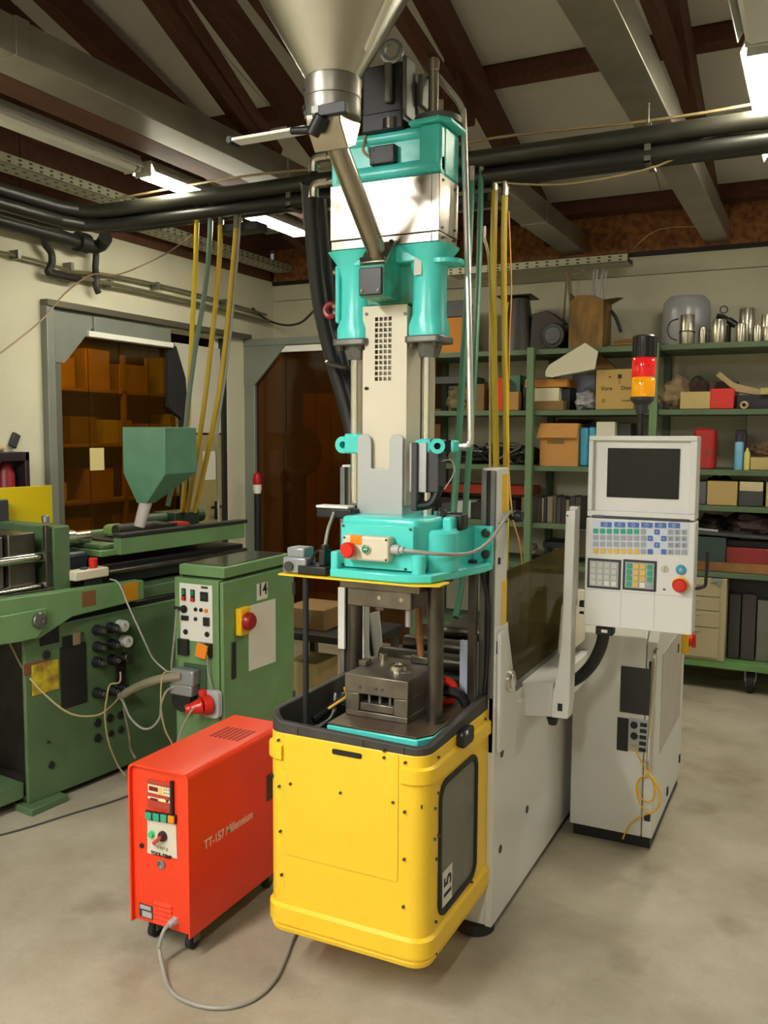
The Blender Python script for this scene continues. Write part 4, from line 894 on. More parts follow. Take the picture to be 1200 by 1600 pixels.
lens('red_lens', zz[2]+.002, zz[3], (232, 30, 30), .35)
MB().lathe([(rr-.001, zz[3]), (rr, zz[3]+.004), (rr, zz[4]-.006), (rr-.008, zz[4]), (0, zz[4]+.001)], (lx, TY, 0), n=28).build('cap', M('black_cap', (34, 34, 32), .25), sl)
st_ = MB()
for i in range(14):
    a = 2*PI*i/14; st_.cbox((lx+rr*math.cos(a), TY+rr*math.sin(a), (zz[3]+zz[4])/2), (.004, .004, .07), rz=a)
stuff(st_.build('cap_ribs', dgrey, sl))

# ================================================================== red temperature control unit
RX0, RX1, RY0, RY1, RZ0, RZ1 = -1.888, -1.655, 2.06, 2.585, .075, .582
ru = thing('temperature_control_unit', 'orange-red temperature control unit on castors beside the yellow tub', 'temperature controller', ((RX0+RX1)/2, (RY0+RY1)/2, 0))
cov = [(RX0, RZ0-.005)]+[(RX0+.02-.02*math.cos(a), RZ1-.02+.02*math.sin(a)) for a in (0, PI/8, PI/4, 3*PI/8, PI/2)]+[(RX1-.02+.02*math.sin(a), RZ1-.02+.02*math.cos(a)) for a in (0, PI/8, PI/4, 3*PI/8, PI/2)]+[(RX1, RZ0-.005)]
ins = [(x+(.006 if x < -1.77 else -.006), z-(.006 if z > .3 else 0)) for x, z in cov]
cm = MB(); cm.prism(cov+ins[::-1], 'y', RY0-.012, RY1)
cm.build('cover', red_paint, ru, 0)
MB().box(RX0+.007, RX1-.007, RY0, RY0+.006, RZ0, RZ1-.007).build('front_panel', red_paint, ru, .001)
MB().box(RX0+.007, RX1-.007, RY1-.008, RY1-.002, RZ0, RZ1-.007).build('back_panel', red_paint, ru, .001)
MB().box(RX0+.004, RX1-.004, RY0+.01, RY1-.01, RZ0-.006, RZ0+.004).build('base_plate', dgrey, ru, .001)
def rp(x, y): return at(x, y, Y=RY0)
A, B = rp(232, 1216), rp(272, 1268)
ctl = MB().box(A.x, B.x, RY0-.008, RY0, B.z, A.z).build('controller', M('controller_red', (170, 60, 46), .4), ru, .002)
def crect(nm, x0, y0, x1, y1, mat, d=.0092, par=None):
    a, b = rp(x0, y0), rp(x1, y1); return MB().box(a.x, b.x, RY0-d, RY0-.0005, b.z, a.z).build(nm, mat, par or ctl, 0)
crect('bezel', 268.5, 1219, 273, 1271, black, .011)
crect('display_strip', 234, 1223, 269, 1244, M('cream_print', (222, 210, 178), .5))
crect('display', 236, 1226, 250, 1236, M('display_red', (120, 16, 30), .2), .0098)
crect('mark_strip', 251, 1228, 256, 1241, yel_btn, .0098)
for i in range(3):
    for j in range(2): crect('small_key', 259+3.3*i, 1231+i*.6+5.5*j, 260.6+3.3*i, 1233+i*.6+5.5*j, dgrey, .0098)
crect('display_strip', 234, 1242, 269, 1254, M('cream_print', (222, 210, 178)))
crect('display', 238, 1244, 250, 1251, M('display_red', (120, 16, 30)), .0098)
crect('lit_field', 254, 1246, 260, 1252, M('pale_yellow', (240, 226, 130), .5), .0098)
crect('display', 262.5, 1248, 266.5, 1253, M('display_red', (120, 16, 30)), .0098)
for k, mt in enumerate((teal_btn, teal_btn, teal_btn, org_pl)):
    a, b = rp(230.6+11.8*k, 1266.5+1.8*k), rp(240.2+11.8*k, 1279.5+1.9*k)
    sf = MB().box(a.x-.003, b.x+.003, RY0-.008, RY0, b.z-.003, a.z+.003).build('switch_frame', black, ru, .001)
    MB().box(a.x, b.x, RY0-.013, RY0-.006, b.z, a.z).build('rocker', mt, sf, .002)
a, b, c, d = rp(231, 1279), rp(275.5, 1287), rp(277.5, 1341), rp(231, 1332.5)
MB().prism([(d.x, d.z), (c.x, c.z), (b.x, b.z), (a.x, a.z)], 'y', RY0-.0025, RY0).build('label_plate', M('plate_cream', (214, 206, 186), .5), ru, 0)
p = rp(238.5, 1302); MB().lathe([(.011, 0), (.011, .004), (.0085, .005), (.0085, .012), (0, .013)], (p.x, RY0-.0025, p.z), (0, -1, 0), n=18).build('green_lamp', M('lamp_green', (60, 200, 120), .3), ru)
p = rp(256, 1305.5); MB().lathe([(.016, 0), (.016, .007), (.013, .012)], (p.x, RY0-.0025, p.z), (0, -1, 0), n=20).build('dial', M('dark_purple', (50, 30, 44), .4), ru)
MB().cbox((p.x-.009, RY0-.02, p.z-.009), (.038, .012, .011), ry=-.75).build('dial_lever', M('dial_red', (186, 66, 44), .4), ru, .002)
p = rp(241.5, 1321.5); text('model_text', 'TT-157 E', .0125, (p.x, RY0-.003, p.z-.0035), (1, 0, -.02), ZA, dgrey, ru, squash=1.15)
p = rp(237, 1331); text('maker_text', 'TOOL-TEMP', .0145, (p.x, RY0-.003, p.z-.005), (1, 0, -.0), ZA, ink, ru, bold=.0009, squash=1.02)
p = rp(253, 1350); MB().lathe([(.0145, 0), (.0145, .006), (.0105, .007), (.010, .002), (0, .002)], (p.x, RY0, p.z), (0, -1, 0), n=22).build('gauge', alu, ru)
p = rp(222, 1321); MB().cyl((p.x, RY0-.004, p.z), (p.x, RY0, p.z), .008, n=14).build('black_plug', black, ru)
a, b = rp(218, 1410), rp(239, 1437)
rpl = MB().box(a.x, b.x, RY0-.002, RY0, b.z, a.z).build('rating_plate', dgrey, ru, 0)
MB().box(a.x+.012, b.x-.003, RY0-.0026, RY0-.001, b.z+.003, (a.z+b.z)/2).box(a.x+.004, b.x-.006, RY0-.0026, RY0-.001, (a.z+b.z)/2+.006, a.z-.003).build('plate_field', lgrey, rpl, 0)
for k in range(5):
    a = rp(241, 1408+7.2*k); b = rp(269, 1415+7.6*k)
    MB().prism([(RY0-.007, a.z-.006), (RY0+.001, a.z-.007), (RY0+.001, a.z+.004)], 'x', a.x, b.x).build('louvre', red_paint, ru, .001)
gl = rp(274, 1438); MB().cyl((gl.x, RY0, gl.z), (gl.x, RY0-.014, gl.z), .014, n=6).cyl((gl.x, RY0-.014, gl.z), (gl.x, RY0-.032, gl.z), .0115, .009, n=12).build('cable_gland', lgrey, ru, .001)
p = at(319, 1328, X=RX1); q = at(399, 1272, X=RX1)
text('side_text', 'TT-157 Millennium', .041, (RX1+.0006, p.y, p.z), (0, 1, (q.z-p.z)/(q.y-p.y)*0), ZA, wht_print, ru, bold=.0006, squash=(q.y-p.y)/.335)
p = at(408, 1240, X=RX1); MB().box(RX1, RX1+.004, RY1-.12, RY1-.05, p.z-.04, p.z+.05).build('side_grille', dgrey, ru, .002)
a, b = at(338, 1140, Z=RZ1), at(400, 1138, Z=RZ1)
gy0, gy1, gx0, gx1 = RY0+.30, RY0+.41, RX0+.075, RX1-.035
vg = MB()
for i in range(7):
    for j in range(9): vg.box(gx0+(gx1-gx0)*i/7, gx0+(gx1-gx0)*(i+.6)/7, gy0+(gy1-gy0)*j/9, gy0+(gy1-gy0)*(j+.6)/9, RZ1-.001, RZ1+.0006)
stuff(vg.build('top_vent', M('vent_dark', (96, 30, 20), .7), ru, 0))
for x in (RX0+.045, RX1-.04):
    for y in (RY0+.05, RY1-.06):
        c = MB().box(x-.022, x+.022, y-.018, y+.03, .058, RZ0-.005).box(x-.018, x-.013, y-.012, y+.016, .026, .06).box(x+.013, x+.018, y-.012, y+.016, .026, .06).build('castor', grey_metal, ru, .001)
        MB().lathe([(.02, -.012), (.027, -.009), (.027, .009), (.02, .012)], (x, y+.0, .027), (1, 0, 0), n=20).build('castor_wheel', rubber, c)
# its cable: from the gland, loop on the floor, under the yellow tub
fc = thing('floor_cable', 'grey cable looping over the floor from the red unit to under the yellow tub', 'cable', (gl.x, 1.9, 0))
def fl(x, y): return at(x, y, Z=.0085)
pts = [Vector((gl.x, RY0-.03, gl.z)), Vector((gl.x-.004, RY0-.05, gl.z-.01)), Vector((gl.x-.008, RY0-.066, gl.z-.05)), Vector((gl.x-.004, RY0-.07, .045))]
pts += [fl(x, y) for x, y in ((259, 1531), (272, 1553), (300, 1568), (335, 1575), (372, 1571), (405, 1556), (430, 1530), (445, 1500), (458, 1465), (474, 1440))]
MB().tube(pts, .0058, 8, 6).build('cable', grey_cable, fc)
fc2 = thing('floor_lead', 'thin dark cable lying on the floor at the left, below the green machine', 'cable', (-2.4, 2.3, 0))
MB().tube([at(x, y, Z=.005) for x, y in ((-40, 1314), (30, 1297), (110, 1272), (170, 1254), (215, 1238))], .004, 6, 4).build('cable', M('dark_cable', (70, 66, 60), .5), fc2)

# ================================================================== green control cabinet with number 14
g14 = thing('green_cabinet', 'green electric control cabinet marked 14 between the green machine and the red unit', 'cabinet', (-2.36, 3.28, 0))
GX0, GX1, GY0, GY1, GZ = -2.482, -2.238, 3.0, 3.57, .985
MB().box(GX0+.015, GX1-.015, GY0+.015, GY1-.015, 0, .06).build('plinth', black, g14, .002)
MB().box(GX0, GX1-.012, GY0, GY1, .06, GZ-.004).build('body', green_paint, g14, .004)
MB().box(GX1-.010, GX1+.008, GY0+.006, GY1-.004, .065, GZ-.01).build('door', green_paint, g14, .004)
MB().box(GX0+.01, GX1+.005, GY0+.02, GY1-.03, GZ+.004, GZ+.05).build('lid', green_paint, g14, .004)
MB().box(GX0+.02, GX1-.006, GY0+.03, GY1-.04, GZ-.006, GZ+.006).build('lid_gap', black, g14, 0)
MB().box(GX0+.03, GX1-.015, GY0+.05, GY1-.06, GZ+.05, GZ+.054).build('lid_mat', M('dark_glossy_top', (60, 70, 58), .12), g14, .001)
def gp(x, y): return at(x, y, Y=GY0)
a, b = gp(281, 911), gp(333, 1003)
MB().box(a.x, b.x, GY0-.003, GY0, gp(308, 1002).z, gp(308, 913).z).build('switch_plate', white_pl, g14, 0, label='white switch plate')
def gbox(nm, x, y, w_, h_, mat, d=.012, par=None): p = gp(x, y); return MB().box(p.x-w_/2, p.x+w_/2, GY0-d, GY0-.001, p.z-h_/2, p.z+h_/2).build(nm, mat, par or g14, .001)
for x, y in ((288, 928.5), (302, 930.5)):
    s_ = gbox('rocker_frame', x, y, .022, .052, black, .006); gbox('green_half', x, y-4, .016, .02, grn_btn, .012, s_); gbox('red_half', x, y+6, .016, .016, red_pl, .012, s_)
gbox('meter', 320, 932, .04, .04, black, .008); gbox('meter_face', 320, 932, .03, .024, M('meter_face', (30, 40, 30), .2), .009)
p = gp(287, 951); MB().cyl((p.x+.006, GY0, p.z), (p.x+.006, GY0-.012, p.z), .017, n=16).cbox((p.x-.01, GY0-.018, p.z+.003), (.05, .012, .014)).build('rotary_switch', black, g14, .002)
for x, y, r_ in ((306.5, 952, .009), (315, 953, .009), (306.5, 967, .009), (291, 987, .012), (324.5, 991, .012)):
    p = gp(x, y); MB().cyl((p.x, GY0-.008, p.z), (p.x, GY0, p.z), r_, n=16).build('round_plug', black, g14, .002)
p = gp(323, 954); MB().cyl((p.x, GY0-.01, p.z), (p.x, GY0, p.z), .009, n=14).build('orange_lamp', org_pl, g14, .001)
gbox('slot_socket', 290.5, 965, .036, .02, black); gbox('square_socket', 324, 971, .03, .036, black); gbox('maker_strip', 320, 918, .036, .010, dgrey, .004)
gbox('black_socket', 289, 1010, .052, .07, black, .02)
gbox('black_clip', 328, 1016, .03, .06, black, .02)
p = gp(322, 1015); MB().cbox((p.x, GY0-.03, p.z), (.055, .012, .06), ry=.2).build('yellow_flap', org_pl, g14, .003)
for x, y, hh in ((294, 1054, .07), (292, 1073, .05)):
    p = gp(x, y); MB().cbox((p.x+.01, GY0-.03, p.z), (.12, .055, hh)).build('heavy_plug', M('cast_grey', (150, 154, 156)), g14, .008)
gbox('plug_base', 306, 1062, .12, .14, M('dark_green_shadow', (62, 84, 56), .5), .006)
p = gp(294, 1090); MB().cyl((p.x, GY0, p.z), (p.x, GY0-.05, p.z), .05, n=18).build('black_cap', black, g14, .004)
p = gp(336, 1098); MB().prism(rrect(p.x-.045, p.x+.04, p.z-.06, p.z+.06, .02, 4), 'y', GY0-.03, GY0).build('socket_housing', lgrey, g14, .004)
rd = MB(); rd.cyl((p.x-.005, GY0-.03, p.z), (p.x-.022, GY0-.06, p.z), .043, .04, n=20).cyl((p.x-.022, GY0-.06, p.z), (p.x-.055, GY0-.095, p.z-.008), .036, .022, n=16).cyl((p.x-.055, GY0-.095, p.z-.008), (p.x-.07, GY0-.11, p.z-.012), .024, .02, n=14).box(p.x-.05, p.x-.02, GY0-.05, GY0-.02, p.z+.035, p.z+.062)
rd.build('power_plug', red_pl, g14, .003, label='red power plug')
DX = GX1+.008
def dp_(x, y): return at(x, y, X=DX)
a, b = dp_(401, 912), dp_(418, 935)
MB().box(DX, DX+.001, a.y, b.y, dp_(409, 936.5).z, dp_(409, 910.5).z).build('number_sticker', paper, g14, 0, label='white sticker with the number 14')
text('number_14', '14', .078, (DX+.0015, a.y+.008, dp_(404, 931).z), YA, ZA, ink, g14, bold=.0012, squash=.95)
a, b = dp_(388, 950), dp_(430, 940)
MB().prism([(a.y, dp_(393, 1047).z), (b.y, dp_(429, 1034).z), (b.y, dp_(427, 936).z), (a.y, dp_(388, 947).z)], 'x', DX, DX+.0015).build('paper_sheet', paper, g14, 0, label='large blank paper sheet')
p = dp_(375, 970); ms = MB().box(DX, DX+.03, p.y-.035, p.y+.04, p.z-.06, p.z+.06).build('main_switch', yel_pl, g14, .006, label='yellow main switch with red knob')
MB().lathe([(.04, 0), (.038, .02), (.03, .03)], (DX+.03, p.y+.01, p.z), (1, 0, 0), n=22).build('switch_knob', M('knob_red', (150, 24, 24), .35), ms, .001)
a = dp_(364, 1032); MB().box(DX, DX+.006, a.y-.012, a.y+.018, a.z-.08, a.z+.08).build('door_handle', black, g14, .003)
for y in (920, 1090): p = dp_(456, y); MB().box(DX-.004, DX+.006, GY1-.02, GY1-.002, p.z-.03, p.z+.03).build('hinge', dgrey, g14, .002)
# ================================================================== green horizontal moulding machine (turned a little)
GA = math.atan(.108)                   # its long side runs 6 degrees off the room's axis
G0 = Vector((-2.945, 2.6, 0))
gu, gv = Vector((math.sin(GA), math.cos(GA), 0)), Vector((-math.cos(GA), math.sin(GA), 0))
gm = thing('horizontal_moulding_machine', 'old green horizontal moulding machine with green hopper at the left', 'machine', tuple(G0), -GA, None, True)
# local frame: x = away from the long face (negative = behind), y = along the machine, z up
def gf(x, y, off=0.0):
    """u (along) and z of the plane 'off' behind the long face, at a photograph pixel"""
    d = FWD + (x-600)/F_PX*RT + (y-800)/F_PX*DN; nn = -gv
    t = ((G0+gv*off-EYE).dot(nn))/d.dot(nn); q = EYE+t*d; return (q-G0).dot(gu), q.z
gb = lambda nm, mt, u0, u1, v0, v1, z0, z1, bev=.004, label=None, par=None: MB().box(-v1, -v0, u0, u1, z0, z1).build(nm, mt, par or gm, bev, label=label)
gb('side_panel', green_body, 0, 1.5, 0, .02, .03, .775)
gb('rear_panel', green_body, 0, 1.5, .62, .64, .03, .775)
gb('end_panel', green_body, 1.48, 1.5, .02, .62, .03, .775)
gb('floor_tray', dark_junk, 0, 1.48, .02, .62, .03, .06)
gb('inner_bulkhead', dark_junk, .16, .18, .02, .62, .06, .775)
gb('lower_sill', green_body, -.9, 0, 0.03, .60, .05, .12)
gb('black_skirt', rubber, .02, 1.5, .03, .6, 0.0, .03)
MB().prism([(-.06, -.03), (.06, -.03), (.05, .16), (-.06, .16)], 'z', 0, .03).build('foot_plate', green_body, gm, .004)
for u in (1.3, -.82): MB().box(-.1, 0.0, u, u+.12, 0, .05).build('foot_plate', green_body, gm, .004)
# bed rails above the side panel
MB().prism([(-1.0, .955), (.63, .905), (.63, .815), (.22, .80), (.13, .765), (.05, .735), (-.08, .78), (-1.0, .85)], 'x', -.03, .03).build('bed_side', green_paint, gm, .005)
MB().prism([(-1.0, .865), (.08, .865), (.08, .80), (.03, .745), (-.05, .745), (-1.0, .80)], 'x', .03, .05).build('lug_plate', green_paint, gm, .005)
gb('bed_top', green_body, -1.0, 1.5, .03, .6, .80, .86)
gb('dark_recess', black, .12, 1.5, .018, .03, .735, .80)
u, z = gf(48, 967); MB().lathe([(.032, 0), (.034, .012), (.03, .02), (.012, .022), (.01, .018)], (.05, u, z), (1, 0, 0), n=24).build('pivot_pin', M('worn_steel', (130, 130, 126), .35, .9), gm)
def gface(nm, mt, x0, y0, x1, y1, d=.004, label=None):
    a, b = gf(x0, y0), gf(x1, y1); return MB().box(-.002, d, a[0], b[0], min(a[1], b[1]), max(a[1], b[1])).build(nm, mt, gm, .001, label=label)
gface('black_cover', black, 61, 983, 92, 1003)
gface('opening', M('dark_opening', (16, 18, 16), .7), 93, 1012, 136, 1097, .003)
gface('small_window', black, 97, 995, 112, 1010, .006)
gface('name_tag', M('tag_brass', (150, 130, 96), .5, .3), 113, 990, 125, 1006, .005)
gface('small_window', dgrey, 126, 988, 130, 1003, .006)
gface('warning_label', M('worn_yellow_label', (206, 190, 30), .55, var=.25, scale=14, col2=(120, 84, 36)), 49, 1040, 92, 1076, .003, 'worn yellow label')
gface('rust_patch', M('rust', (112, 66, 34), .8), 37, 1038, 72, 1048, .0015)
for x, y, r_ in ((72, 1023, .02), (80, 1195, .016), (75, 1159, .006), (152, 1129, .02), (171, 1122, .02), (188, 1117, .02), (152, 1153, .02), (173, 1146, .016), (188, 1140, .018)):
    u, z = gf(x, y); MB().cyl((.006, u, z), (-.002, u, z), r_, n=16).build('round_plug', M('plug_dark', (28, 26, 26), .5), gm, .002)
for x, y in ((150, 984), (171, 980), (150, 1010), (172, 1006), (149, 1034), (173, 1030), (150, 1082), (172, 1078), (189, 1075)):
    u, z = gf(x, y); k = MB().cyl((0, u, z), (.05, u+.0, z), .026, .02, n=14).build('control_knob', black, gm, .003)
    MB().cyl((.05, u, z), (.058, u, z), .011, n=10).build('knob_tip', grey_metal, k)
for x, y in ((186, 977), (192, 1001)):
    u, z = gf(x, y); k = MB().cyl((0, u, z), (.04, u, z), .028, n=20).build('pressure_gauge', lgrey, gm, .002)
    MB().cyl((.04, u, z), (.042, u, z), .024, n=20).build('gauge_face', white_pl, k); MB().cbox((.043, u, z+.006), (.001, .003, .018), rx=.5).build('gauge_needle', ink, k)
u, z = gf(193, 1026); MB().cyl((0, u, z), (.04, u, z), .022, n=14).build('control_knob', dark_steel, gm, .003)
u, z = gf(187, 1052); MB().box(0, .012, u-.03, u+.03, z-.05, z+.05).build('connector_plate', black, gm, .01, seg=3)
# injection carriage on top: green tray with black lining
T0, T1 = .56, 1.46
gb('carriage_tray', green_paint, T0+.02, T1, .07, .12, 1.022, 1.102)
gb('carriage_tray', green_paint, T0+.02, T1, .42, .47, 1.022, 1.102)
gb('tray_floor', rubber, T0+.04, T1-.01, .11, .44, 1.05, 1.085)
gb('tray_edge', rubber, T0+.02, T1+.02, .065, .125, 1.102, 1.122)
gb('tray_nose', green_paint, T0-.07, T0+.12, .10, .44, 1.02, 1.05)
gb('nose_block', green_body, T0-.05, T0+.05, .12, .40, 1.05, 1.075, .008)
MB().cyl((-.26, .20, 1.10), (-.26, .55, 1.10), .032, n=18).cyl((-.26, .33, 1.10), (-.26, .46, 1.10), .042, n=18).build('barrel', steel, gm, .003)
gb('black_slide', black, .5, 1.5, .12, .44, .88, .98); gb('slide_rod', dark_steel, .3, 1.5, .08, .11, .93, .96, .01)
gb('dark_motor', M('dark_blue_motor', (36, 44, 66), .4), .33, .47, .16, .4, .93, 1.05, .02)
gb('feed_base', M('pale_green_casting', (118, 146, 84), .45), .68, .78, .2, .32, 1.085, 1.145, .02)
gb('red_rag', M('red_cloth', (170, 40, 36), .9), 1.0, 1.12, .14, .24, 1.10, 1.135, .015)
MB().cyl((-.32, .95, 1.14), (-.32, 1.38, 1.14), .035, n=16).box(-.40, -.24, 1.1, 1.28, 1.10, 1.175).build('injection_motor', M('dark_green_casting', (40, 62, 44), .45), gm, .004)
MB().cyl((-.22, .68, 1.12), (-.22, .95, 1.12), .03, n=14).box(-.3, -.12, .9, 1.0, 1.09, 1.14).build('black_clutter', dark_junk, gm, .004)
# hopper (square, tapered)
off = .16
hu0, hu1 = gf(190, 667, off+.30)[0]*0+.60, .86
f_tl, f_c, f_r = at(190, 667, Y=3.19), at(257, 668, Y=3.19), None
hx0, hx1, hy0 = at(191, 667, Y=3.19).x, at(257, 668, Y=3.19).x, 3.19
hy1 = at(307, 670, X=hx1).y; hzt, hzm = 1.625, at(257, 741, Y=3.19).z
def to_g(p): q = Vector(p)-G0; return Vector((-(q.dot(gv)), q.dot(gu), q.z))
s = at(217, 790, Y=3.25); cxm, cym = s.x+.0, 3.30
h_b = MB(); c4 = [(hx0, hy0), (hx1, hy0), (hx1, hy1), (hx0, hy1)]; e4 = [(cxm-.03, cym-.03), (cxm+.03, cym-.03), (cxm+.03, cym+.03), (cxm-.03, cym+.03)]
vs = [to_g((x, y, hzt)) for x, y in c4]+[to_g((x, y, hzm)) for x, y in c4]+[to_g((x, y, 1.265)) for x, y in e4]
vs += [to_g((x, y, hzt)) for x, y in ((hx0+.006, hy0+.006), (hx1-.006, hy0+.006), (hx1-.006, hy1-.006), (hx0+.006, hy1-.006))]+[to_g((x, y, hzm+.01)) for x, y in ((hx0+.006, hy0+.006), (hx1-.006, hy0+.006), (hx1-.006, hy1-.006), (hx0+.006, hy1-.006))]
fs = [(j*4+i, j*4+(i+1) % 4, (j+1)*4+(i+1) % 4, (j+1)*4+i) for j in (0, 1) for i in range(4)]+[(i, (i+1) % 4, 12+(i+1) % 4, 12+i) for i in range(4)]+[(12+i, 12+(i+1) % 4, 16+(i+1) % 4, 16+i) for i in range(4)]+[(16, 17, 18, 19)]
h_b.add(vs, fs).build('hopper', hop_green, gm, .004)
MB().cyl(to_g((cxm, cym, 1.27)), to_g((cxm-.02, cym-.03, 1.15)), .03, .026, n=14).build('hopper_outlet', M('worn_pale_metal', (186, 178, 172), .5), gm, .003)
# clamping end (left, partly outside the picture)
gb('fixed_platen', green_body, .20, .29, .06, .50, .86, 1.19, .008)
gb('guard_post', dark_steel, .155, .175, .05, .07, .86, 1.20, .003)
MB().lathe([(.012, 0), (.016, .004), (.016, .03), (.01, .034)], (-.06, .165, 1.21), (0, 0, 1), n=16).build('post_knob', alu, gm)
gb('moving_platen', dark_steel, -.42, -.28, .08, .5, .90, 1.30, .01)
gb('mould_block', M('worn_grey_steel', (104, 98, 92), .45, .6, var=.25, scale=9), -.26, .0, .12, .46, .90, 1.16, .006)
gb('mould_block', dark_steel, .01, .14, .10, .48, .89, 1.17, .006)
for v, z in ((.10, 1.06), (.44, 1.06), (.10, .93), (.44, .93)): MB().cyl((-v, -1.0, z), (-v, .2, z), .022, n=16).build('tie_bar', chrome, gm)
gb('end_platen', green_body, -1.0, -.86, .06, .5, .86, 1.25, .01)
gb('guard_rail', dark_steel, -1.0, .18, .035, .05, .905, .93, .003)
a, b = gf(0, 757, .5), gf(82, 818, .5)
gb('yellow_guard', M('guard_yellow', (238, 208, 20), .4), -.9, gf(82, 790, .5)[0], .5, .506, gf(80, 817, .5)[1], gf(80, 758, .5)[1], .001, 'yellow rear guard sheet')
gb('dark_clamp', dgrey, -.42, gf(12, 790, .45)[0], .44, .47, 1.15, gf(10, 780, .45)[1], .006)
# push-button box standing on the bed
a, b = gf(113, 890, .04), gf(166, 892, .04)
pb = gb('button_box', cream_paint, a[0], b[0], .02, .09, gf(140, 904, .04)[1], gf(140, 889, .04)[1], .006)
u = gf(147, 885, .05)[0]; MB().cyl((-.055, u, gf(140, 889, .04)[1]), (-.055, u, gf(140, 873, .05)[1]), .02, n=16).build('stop_button', red_pl, pb, .003, label='red push button')
u2 = gf(132, 888, .05)[0]; MB().cyl((-.055, u2, gf(140, 889, .04)[1]), (-.055, u2, gf(140, 889, .04)[1]+.008), .018, n=14).build('start_button', dgrey, pb, .002)
MB().box(-.08, -.03, a[0]+.06, b[0]-.03, .86, gf(140, 904, .04)[1]).build('box_stand', black, gm, .004)
a, b = gf(193, 912, -.031), gf(216, 936, -.031); MB().box(.0295, .0325, a[0], b[0], b[1]-.0, a[1]).build('orange_label', M('orange_label', (190, 130, 20), .5), gm, 0)
a, b = gf(128, 922, -.031), gf(150, 945, -.031); MB().box(.0295, .0315, a[0], b[0], b[1], a[1]-.01).build('rust_stain', M('rust2', (120, 76, 44), .8), gm, 0)

# ------------------------------------------------ loose cables between green machine and cabinet 14
def cable(name, label, L, r, mat, cat='cable', n=6, sm=5):
    P = pxs(L, 0); t = thing(name, label, cat, tuple(P[0])); MB().tube(P, r, n, sm).build('run', mat, t); return t
cable('cable_conduit', 'thick grey conduit from the green machine to the plugs of cabinet 14', [(189, 1088, 3.02), (205, 1078, 3.0), (230, 1067, 2.95), (255, 1060, 2.93), (284, 1056, 2.95)], .019, M('conduit_grey', (140, 132, 112), .45), n=10)
cable('box_lead', 'thin pale lead running down from the cream button box', [(172, 905, 2.95), (186, 912, 2.93), (200, 945, 2.93), (225, 1000, 2.93), (240, 1030, 2.95), (262, 1050, 2.97)], .004, grey_cable)
cable('hanging_lead', 'thin grey lead hanging beside the front edge of cabinet 14', [(276, 952, 2.96), (272, 1000, 2.96), (268, 1040, 2.96), (270, 1053, 2.96)], .004, grey_cable)
cable('looped_cable', 'pale cable in a hanging loop below the heavy plugs', [(282, 1072, 2.96), (262, 1078, 2.93), (252, 1100, 2.91), (250, 1120, 2.91), (238, 1136, 2.91), (222, 1138, 2.91), (204, 1122, 2.93), (194, 1100, 2.98), (188, 1090, 3.02)], .005, grey_cable)
cable('looped_lead', 'grey lead in a tall loop left of the heavy plugs', [(276, 1052, 2.96), (258, 1050, 2.93), (252, 1068, 2.91), (252, 1110, 2.91), (258, 1140, 2.92), (268, 1160, 2.94), (275, 1180, 2.95)], .004, beige_cable)
cable('plug_lead', 'grey lead of the red power plug hanging to the floor', [(302, 1107, 2.86), (296, 1115, 2.86), (286, 1135, 2.86), (277, 1160, 2.86), (270, 1185, 2.87)], .005, grey_cable)
cable('flap_lead', 'thin lead hanging below the yellow flap', [(324, 1024, 2.97), (325, 1050, 2.975), (332, 1080, 2.98), (334, 1092, 2.975)], .0035, grey_cable)
cable('machine_lead', 'thin pale lead drooping across the green machine front', [(0, 978, 2.62), (18, 1010, 2.62), (38, 1048, 2.62), (70, 1085, 2.64), (110, 1115, 2.7), (150, 1118, 2.8), (172, 1105, 2.88), (184, 1092, 2.98)], .004, beige_cable)
cable('knob_lead', 'cream lead hanging in front of the black control knobs', [(188, 1050, 2.99), (187, 1066, 2.96), (172, 1070, 2.92), (167, 1090, 2.90), (164, 1120, 2.9), (170, 1160, 2.92), (184, 1195, 2.98), (196, 1212, 3.0)], .004, beige_cable)
cable('black_drop_cable', 'dark double cable dropping to the floor beside cabinet 14', [(192, 1090, 3.01), (196, 1120, 2.98), (202, 1150, 2.97), (204, 1170, 2.97), (212, 1185, 2.97)], .006, M('olive_cable', (90, 88, 60), .5))

# ------------------------------------------------ red fire cylinders / rack at far left, switch on the wall
fr_ = thing('cylinder_rack', 'dark rack with two dark red cylinders against the left wall', 'rack', (-4.0, 3.5, 0))
rX = -4.05
a = at(32, 705, X=rX); zt = at(20, 706, X=rX).z; y1 = a.y
MB().box(-4.15, -3.98, y1-.6, y1, zt-.05, zt).box(-4.15, -3.98, y1-.03, y1, 0, zt).box(-4.15, -3.98, y1-.6, y1-.57, 0, zt).box(-4.15, -3.98, y1-.6, y1, .0, .05).build('rack_frame', M('rack_dark', (40, 28, 34), .5), fr_, .004)
for y in (y1-.10, y1-.26): MB().lathe([(.045, .05), (.05, .06), (.05, zt-.12), (.03, zt-.07), (.02, zt-.05)], (-4.06, y, 0), n=18).build('cylinder', dred, fr_)
MB().cyl((-4.05, y1-.35, zt+.02), (-4.05, y1-.12, zt+.02), .018, n=10).build('top_bottle', card_l, fr_, .004)
p = at(20, 688, X=LX); bt = MB().cbox((LX+.012, p.y, p.z), (.024, .05, .085), rx=-.45).build('wall_switch', dgrey, None, .005); tag(bt, 'small grey switch fixed aslant on the left wall', 'switch')
